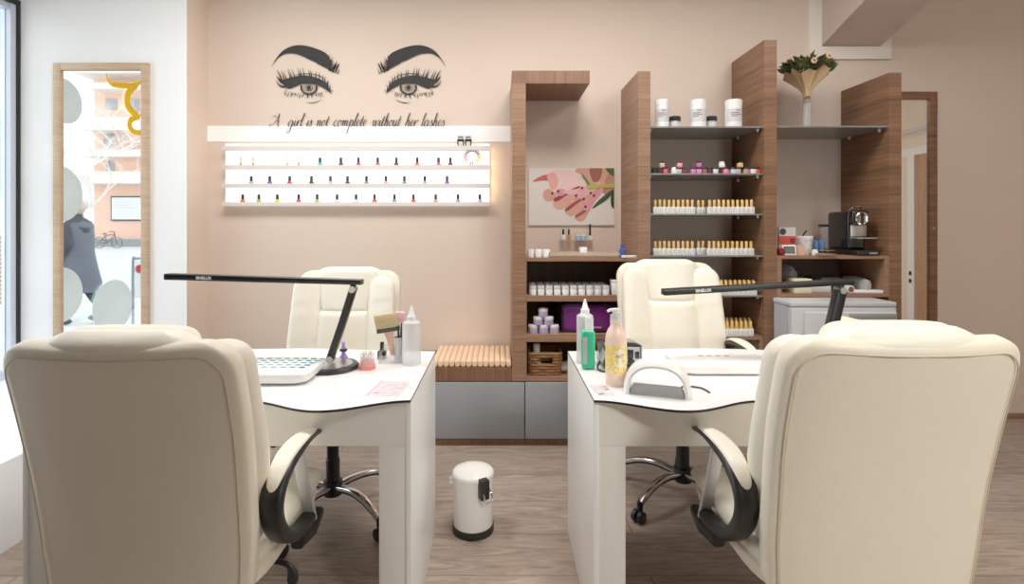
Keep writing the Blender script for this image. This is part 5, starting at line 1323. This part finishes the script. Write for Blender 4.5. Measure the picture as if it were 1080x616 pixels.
MB().lathe([(0, 0), (r*.93, 0), (r, 0.006), (r, 0.150), (r*.97, 0.160), (r*.80, 0.178), (r*.55, 0.192), (0.0185, 0.200), (0.0185, 0.205)], 28).build('bottle_body', M['peach_liq'], lp_)
MB().lathe([(r*1.012, 0.042), (r*1.012, 0.134)], 36).build('label', M['yellow_label'], lp_)
mb = MB()
n_ = 20; rr3 = r*1.022
vs = []
def cyl(x_, z_): a_ = x_/rr3; return (rr3*math.sin(a_), -rr3*math.cos(a_), z_)
ctr = mb.bm.verts.new(cyl(0.006, 0.092)); rim_ = [mb.bm.verts.new(cyl(0.006+0.023*math.cos(2*PI*i/n_), 0.092+0.030*math.sin(2*PI*i/n_))) for i in range(n_)]
for i in range(n_): mb.face([ctr, rim_[i], rim_[(i+1) % n_]])
mb.build('label_disc', M['white'], lp_)
mb = MB(); rr3 = r*1.03
add_text(mb, 'JUST', 0.0125, lambda x, y: cyl(0.006+x, 0.100+y))
for i, w_ in enumerate((.013, .010, .012)):
    z_ = 0.088-i*0.006; q_ = [mb.bm.verts.new(cyl(*p)) for p in ((0.006-w_, z_), (0.006+w_, z_), (0.006+w_, z_+.0015), (0.006-w_, z_+.0015))]; mb.face(q_)
mb.build('label_lettering', M['dark_grey'], lp_)
MB().lathe([(0.019, 0.203), (0.0195, 0.206), (0.0185, 0.230), (0.008, 0.232), (0.008, 0.236)], 20).build('collar', M['frost'], lp_)
mb = MB(); mb.lathe([(0.012, 0.234), (0.012, 0.250), (0, 0.252)], 16); mb.sweep([(0, 0, .246), (-.02, -.004, .246), (-.030, -.006, .241)], (0, 1, 0), [.014, .011, .008], [.010, .009, .007], n=3); mb.build('pump_head', M['white'], lp_)
# electric nail drill
dm = thing('nail_drill_machine', 'black and silver electric nail drill box behind the pump bottle', 'nail drill', (X(655, 1.90), 1.93, ZT), 0.10)
MB().box(-0.075, 0.066, -0.055, 0.055, 0.004, 0.090, bev=0.012, seg=3).build('housing', M['black_gloss'], dm)
mb = MB(); mb.prism([(0.0665, -0.050, 0.012), (0.0665, 0.050, 0.012), (0.0665, 0.050, 0.084), (0.0665, -0.050, 0.084)], (0.004, 0, 0)); mb.build('silver_flank', M['silver_paint'], dm)
mb = MB(); mb.box(0.005, 0.060, -0.0575, -0.054, 0.020, 0.080, bev=0.002); mb.build('front_plate', M['silver_paint'], dm)
mb = MB(); mb.box(0.012, 0.034, -0.0590, -0.0575, 0.038, 0.072); mb.box(0.040, 0.056, -0.0590, -0.0575, 0.038, 0.064); mb.build('display', M['black_gloss'], dm)
MB().lathe([(0, 0.01), (0.012, 0.01), (0.012, 0.0), ], 16, (0.024, -0.058, 0.028), axis='Y').build('dial', M['black'], dm)
hp = thing('drill_handpiece', 'grey drill handpiece leaning on the left of the drill box', 'handpiece', (X(632, 1.90), 1.875, ZT))
MB().tube([(0.0, 0, 0.030), (0.02, 0.01, 0.075), (0.043, 0.015, 0.125), (0.050, 0.017, 0.142)], [0.010, 0.011, 0.009, 0.004], 14).build('grip', M['silver_paint'], hp)
MB().tube(crom([(-0.0, 0, 0.032), (-0.012, -0.005, 0.008), (0.0, -0.04, 0.004), (0.06, -0.065, 0.004), (0.09, -0.03, 0.004)], 7), 0.0035, 8).build('cord', M['black'], hp)
# arched UV lamp
A = Vector((X(657, 1.60), 1.600)); B = Vector((X(729.5, 1.535), 1.535)); cxy = (A+B)/2; ang = math.atan2(B.y-A.y, B.x-A.x); half = (B-A).length/2
uv = thing('nail_lamp', 'white arched nail lamp open at both ends at the front of the right desk', 'nail lamp', (cxy.x, cxy.y, ZT), ang)
N_ = 30; rings = []
for i in range(N_+1):
    a = PI*i/N_; ca, sa = math.cos(a), math.sin(a)
    def arc(hw_, hh): return Vector((-hw_*math.copysign(abs(ca)**0.80, ca), 0, hh*max(0.0, sa)**0.80))
    po, pi_ = arc(half, 0.102), arc(half-0.018, 0.086)
    d = 0.085
    pm_ = (po+pi_)/2
    rings.append([Vector((pi_.x, 0.004, pi_.z)), Vector((pm_.x, 0.0, pm_.z)), Vector((po.x, 0.006, po.z)), Vector((po.x*1.0, d*0.5, po.z*1.01)), Vector((po.x, d-0.006, po.z)), Vector((pm_.x, d, pm_.z)), Vector((pi_.x, d-0.004, pi_.z))])
MB().loft(rings).build('arch', M['white'], uv, ang=50)
rings = []
for i in range(N_+1):
    a = PI*i/N_; ca, sa = math.cos(a), math.sin(a)
    rings.append([Vector((-(half-q_)*math.copysign(abs(ca)**0.80, ca), y_, (0.102-q_*.9)*max(0, sa)**0.80)) for q_, y_ in ((0.004, 0.0035), (0.016, 0.0005), (0.016, 0.003), (0.004, 0.006))])
MB().loft(rings).build('arch_rim', mat('pale grey rim', (206, 208, 210), 0.3), uv, ang=50)
MB().box(-half+0.021, half-0.021, 0.006, 0.082, 0.001, 0.008).build('floor_plate', M['grey_pl'], uv)
MB().prism([(-half+0.022, 0.008, 0.008), (half-0.022, 0.008, 0.008), (half-0.032, 0.008, 0.034), (-half+0.032, 0.008, 0.034)], (0, 0.010, 0)).build('front_plate', M['grey_pl'], uv)
MB().tube(crom([(half-0.03, 0.085, 0.004), (half-0.02, 0.13, 0.004), (half+0.03, 0.13, 0.004), (half+0.055, 0.09, 0.004)], 6), 0.003, 8).build('cable', M['dark_grey'], uv)
o = MB().box(-0.022, 0.022, -0.014, 0.014, 0, 0.0015).build('small_card', M['label'], None, (X(737, 1.60), 1.62, ZT), (0, 0, -0.1)); tag(o, 'small white card lying right of the arched nail lamp', 'card')
# cream towel behind the right front chair
MB_ = MB().prism([(X(890, 2.05), 2.05, ZT), (X(890, 2.05)+0.12, 2.05, ZT), (X(890, 2.05)+0.115, 2.05, ZT+0.05), (X(890, 2.05)+0.02, 2.05, ZT+0.15+0.03), (X(890, 2.05)+0.0, 2.05, ZT+0.16)], (0, 0.05, 0))
ft = MB().pillow((0, 0, 0.085), 0.095, 0.07, 0.085, 3.2, 3.0, fn=lambda p: Vector((p.x-0.02*max(0, p.z)/0.085, p.y, p.z*(1.0-2.4*max(0, p.x+0.05)) if p.z > 0 else p.z))).build('folded_towel', M['cream_cloth'], None, (X(905, 2.02), 2.03, ZT)); tag(ft, 'cream towel heaped on the right desk behind the chair', 'towel')
MB_.bm.free()

# ================================================================== PEDAL BIN
pbn = thing('pedal_bin', 'small white pedal bin with a black base between the two desks', 'bin', (X(499, 2.16), 2.16, 0))
r = 0.0835
MB().lathe([(0, 0.022), (r*.985, 0.022), (r, 0.026), (r, 0.232)], 40).build('bin_body', M['white_soft'], pbn)
MB().lathe([(0, 0), (r*1.05, 0), (r*1.06, 0.004), (r*1.04, 0.028), (r*1.0, 0.030)], 40).build('base_ring', M['black'], pbn)
MB().lathe([(r*1.00, 0.226), (r*1.045, 0.228), (r*1.05, 0.240), (r*1.02, 0.246), (r*.9, 0.252), (r*.5, 0.259), (0, 0.261)], 40).build('lid', M['white_soft'], pbn)
mb = MB(); a_ = -1.05
mb.box(-0.019, 0.019, -0.030, 0.004, 0.170, 0.248, bev=0.004)
bmesh.ops.translate(mb.bm, vec=(0, -r*0.985, 0), verts=mb.bm.verts); bmesh.ops.rotate(mb.bm, cent=(0, 0, 0), matrix=Matrix.Rotation(0.52, 3, 'Z'), verts=mb.bm.verts)
mb.build('hinge_block', M['black'], pbn)
mb = MB(); mb.tube(crom([(-.016, -.012, .21), (-.018, -.030, .19), (-.014, -.038, .165), (.014, -.038, .165), (.018, -.030, .19), (.016, -.012, .21)], 5), 0.0035, 8)
bmesh.ops.translate(mb.bm, vec=(0, -r*0.985, 0), verts=mb.bm.verts); bmesh.ops.rotate(mb.bm, cent=(0, 0, 0), matrix=Matrix.Rotation(0.60, 3, 'Z'), verts=mb.bm.verts)
mb.build('wire_handle', M['chrome'], pbn)
MB().pillow((-r*1.06, -0.01, 0.212), 0.012, 0.016, 0.020, 2, 2, fn=lambda p: p*(1+.25*math.sin(p.z*300+p.y*200))).build('bin_liner', M['frost'], pbn)

# ================================================================== LIGHT
def area(name, loc, size, power, col, rot=(0, 0, 0), sy=None):
    l = bpy.data.lights.new(name, 'AREA'); l.energy = power; l.color = col; l.size = size
    if sy: l.shape = 'RECTANGLE'; l.size_y = sy
    o = bpy.data.objects.new(name, l); C.objects.link(o); o.location = loc; o.rotation_euler = rot; return o
warm = (1.0, 0.965, 0.92)
for x_, y_, p_ in ((-1.2, 2.1, 24), (0.4, 2.1, 24), (1.9, 2.1, 12), (3.2, 1.4, 2), (2.2, -0.3, 7)):  # last entry is an added fill for the right front chair's back
    area('ceiling_lamp_and_fill', (x_, y_, ZC-0.01), 0.6, p_, warm)
l = bpy.data.lights.new('chair_back_fill_spot', 'SPOT'); l.energy = 185; l.color = (1.0, 0.93, 0.82); l.spot_size = 0.95; l.spot_blend = 0.9; l.shadow_soft_size = 0.22  # added spot, aimed to brighten the back of the right front chair
o = bpy.data.objects.new('chair_back_fill_spot', l); C.objects.link(o); o.location = (1.55, -0.95, ZC-0.15)
o.rotation_euler = (Vector((0.95, 1.05, 0.62))-Vector(o.location)).to_track_quat('-Z', 'Y').to_euler()
po_ = area('rack_edge_light', (rx1+0.006, 3.372, (zr[0]+zr[3])/2), 0.03, 0.16, (1.0, 0.70, 0.42), (0, -PI/2, 0), 0.03); po_.data.size = 0.34; po_.data.size_y = 0.03
po = area('window_daylight_portal', (-3.03, 2.05, 1.5), 4.7, 1.0, (1, 1, 1), (0, -PI/2, 0), None)
po.data.shape = 'RECTANGLE'; po.data.size = 2.2; po.data.size_y = 2.1; po.data.cycles.is_portal = True
po2 = area('fill_window_portal', (2.35, -1.69, 1.5), 2.2, 1.0, (1, 1, 1), (PI/2, 0, 0), 2.2); po2.data.size = 0.8; po2.data.cycles.is_portal = True  # portal for the added fill window
w_ = bpy.data.worlds.new('sky'); bpy.context.scene.world = w_; w_.use_nodes = True
nt = w_.node_tree; bg = nt.nodes['Background']
tc = node(nt, 'ShaderNodeTexCoord'); sp = node(nt, 'ShaderNodeSeparateXYZ'); nt.links.new(tc.outputs['Generated'], sp.inputs[0])
cr = node(nt, 'ShaderNodeValToRGB'); cr.color_ramp.elements[0].position = 0.45; cr.color_ramp.elements[0].color = (0.96, 0.97, 1.0, 1); cr.color_ramp.elements[1].position = 1.0; cr.color_ramp.elements[1].color = (0.80, 0.90, 1.0, 1)
nt.links.new(sp.outputs['Z'], cr.inputs['Fac']); nt.links.new(cr.outputs['Color'], bg.inputs['Color'])
bg.inputs['Strength'].default_value = 3.5

# ================================================================== CAMERA
cd = bpy.data.cameras.new('camera'); co = bpy.data.objects.new('camera', cd); C.objects.link(co)
co.location = (0, 0, CH); co.rotation_euler = (PI/2, 0, 0)
cd.sensor_width = 36.0; cd.lens = 36.0*F/1080.0
cd.shift_x = (540-PX)/1080.0; cd.shift_y = -(308-PY)/1080.0
cd.clip_start = 0.02; cd.clip_end = 200
sc = bpy.context.scene; sc.camera = co
sc.view_settings.view_transform = 'Standard'; sc.view_settings.look = 'None'
sc.view_settings.exposure = 0.17; sc.view_settings.gamma = 1.12
sc.cycles.use_denoising = True
sc.cycles.max_bounces = 10; sc.cycles.diffuse_bounces = 6; sc.cycles.transparent_max_bounces = 16
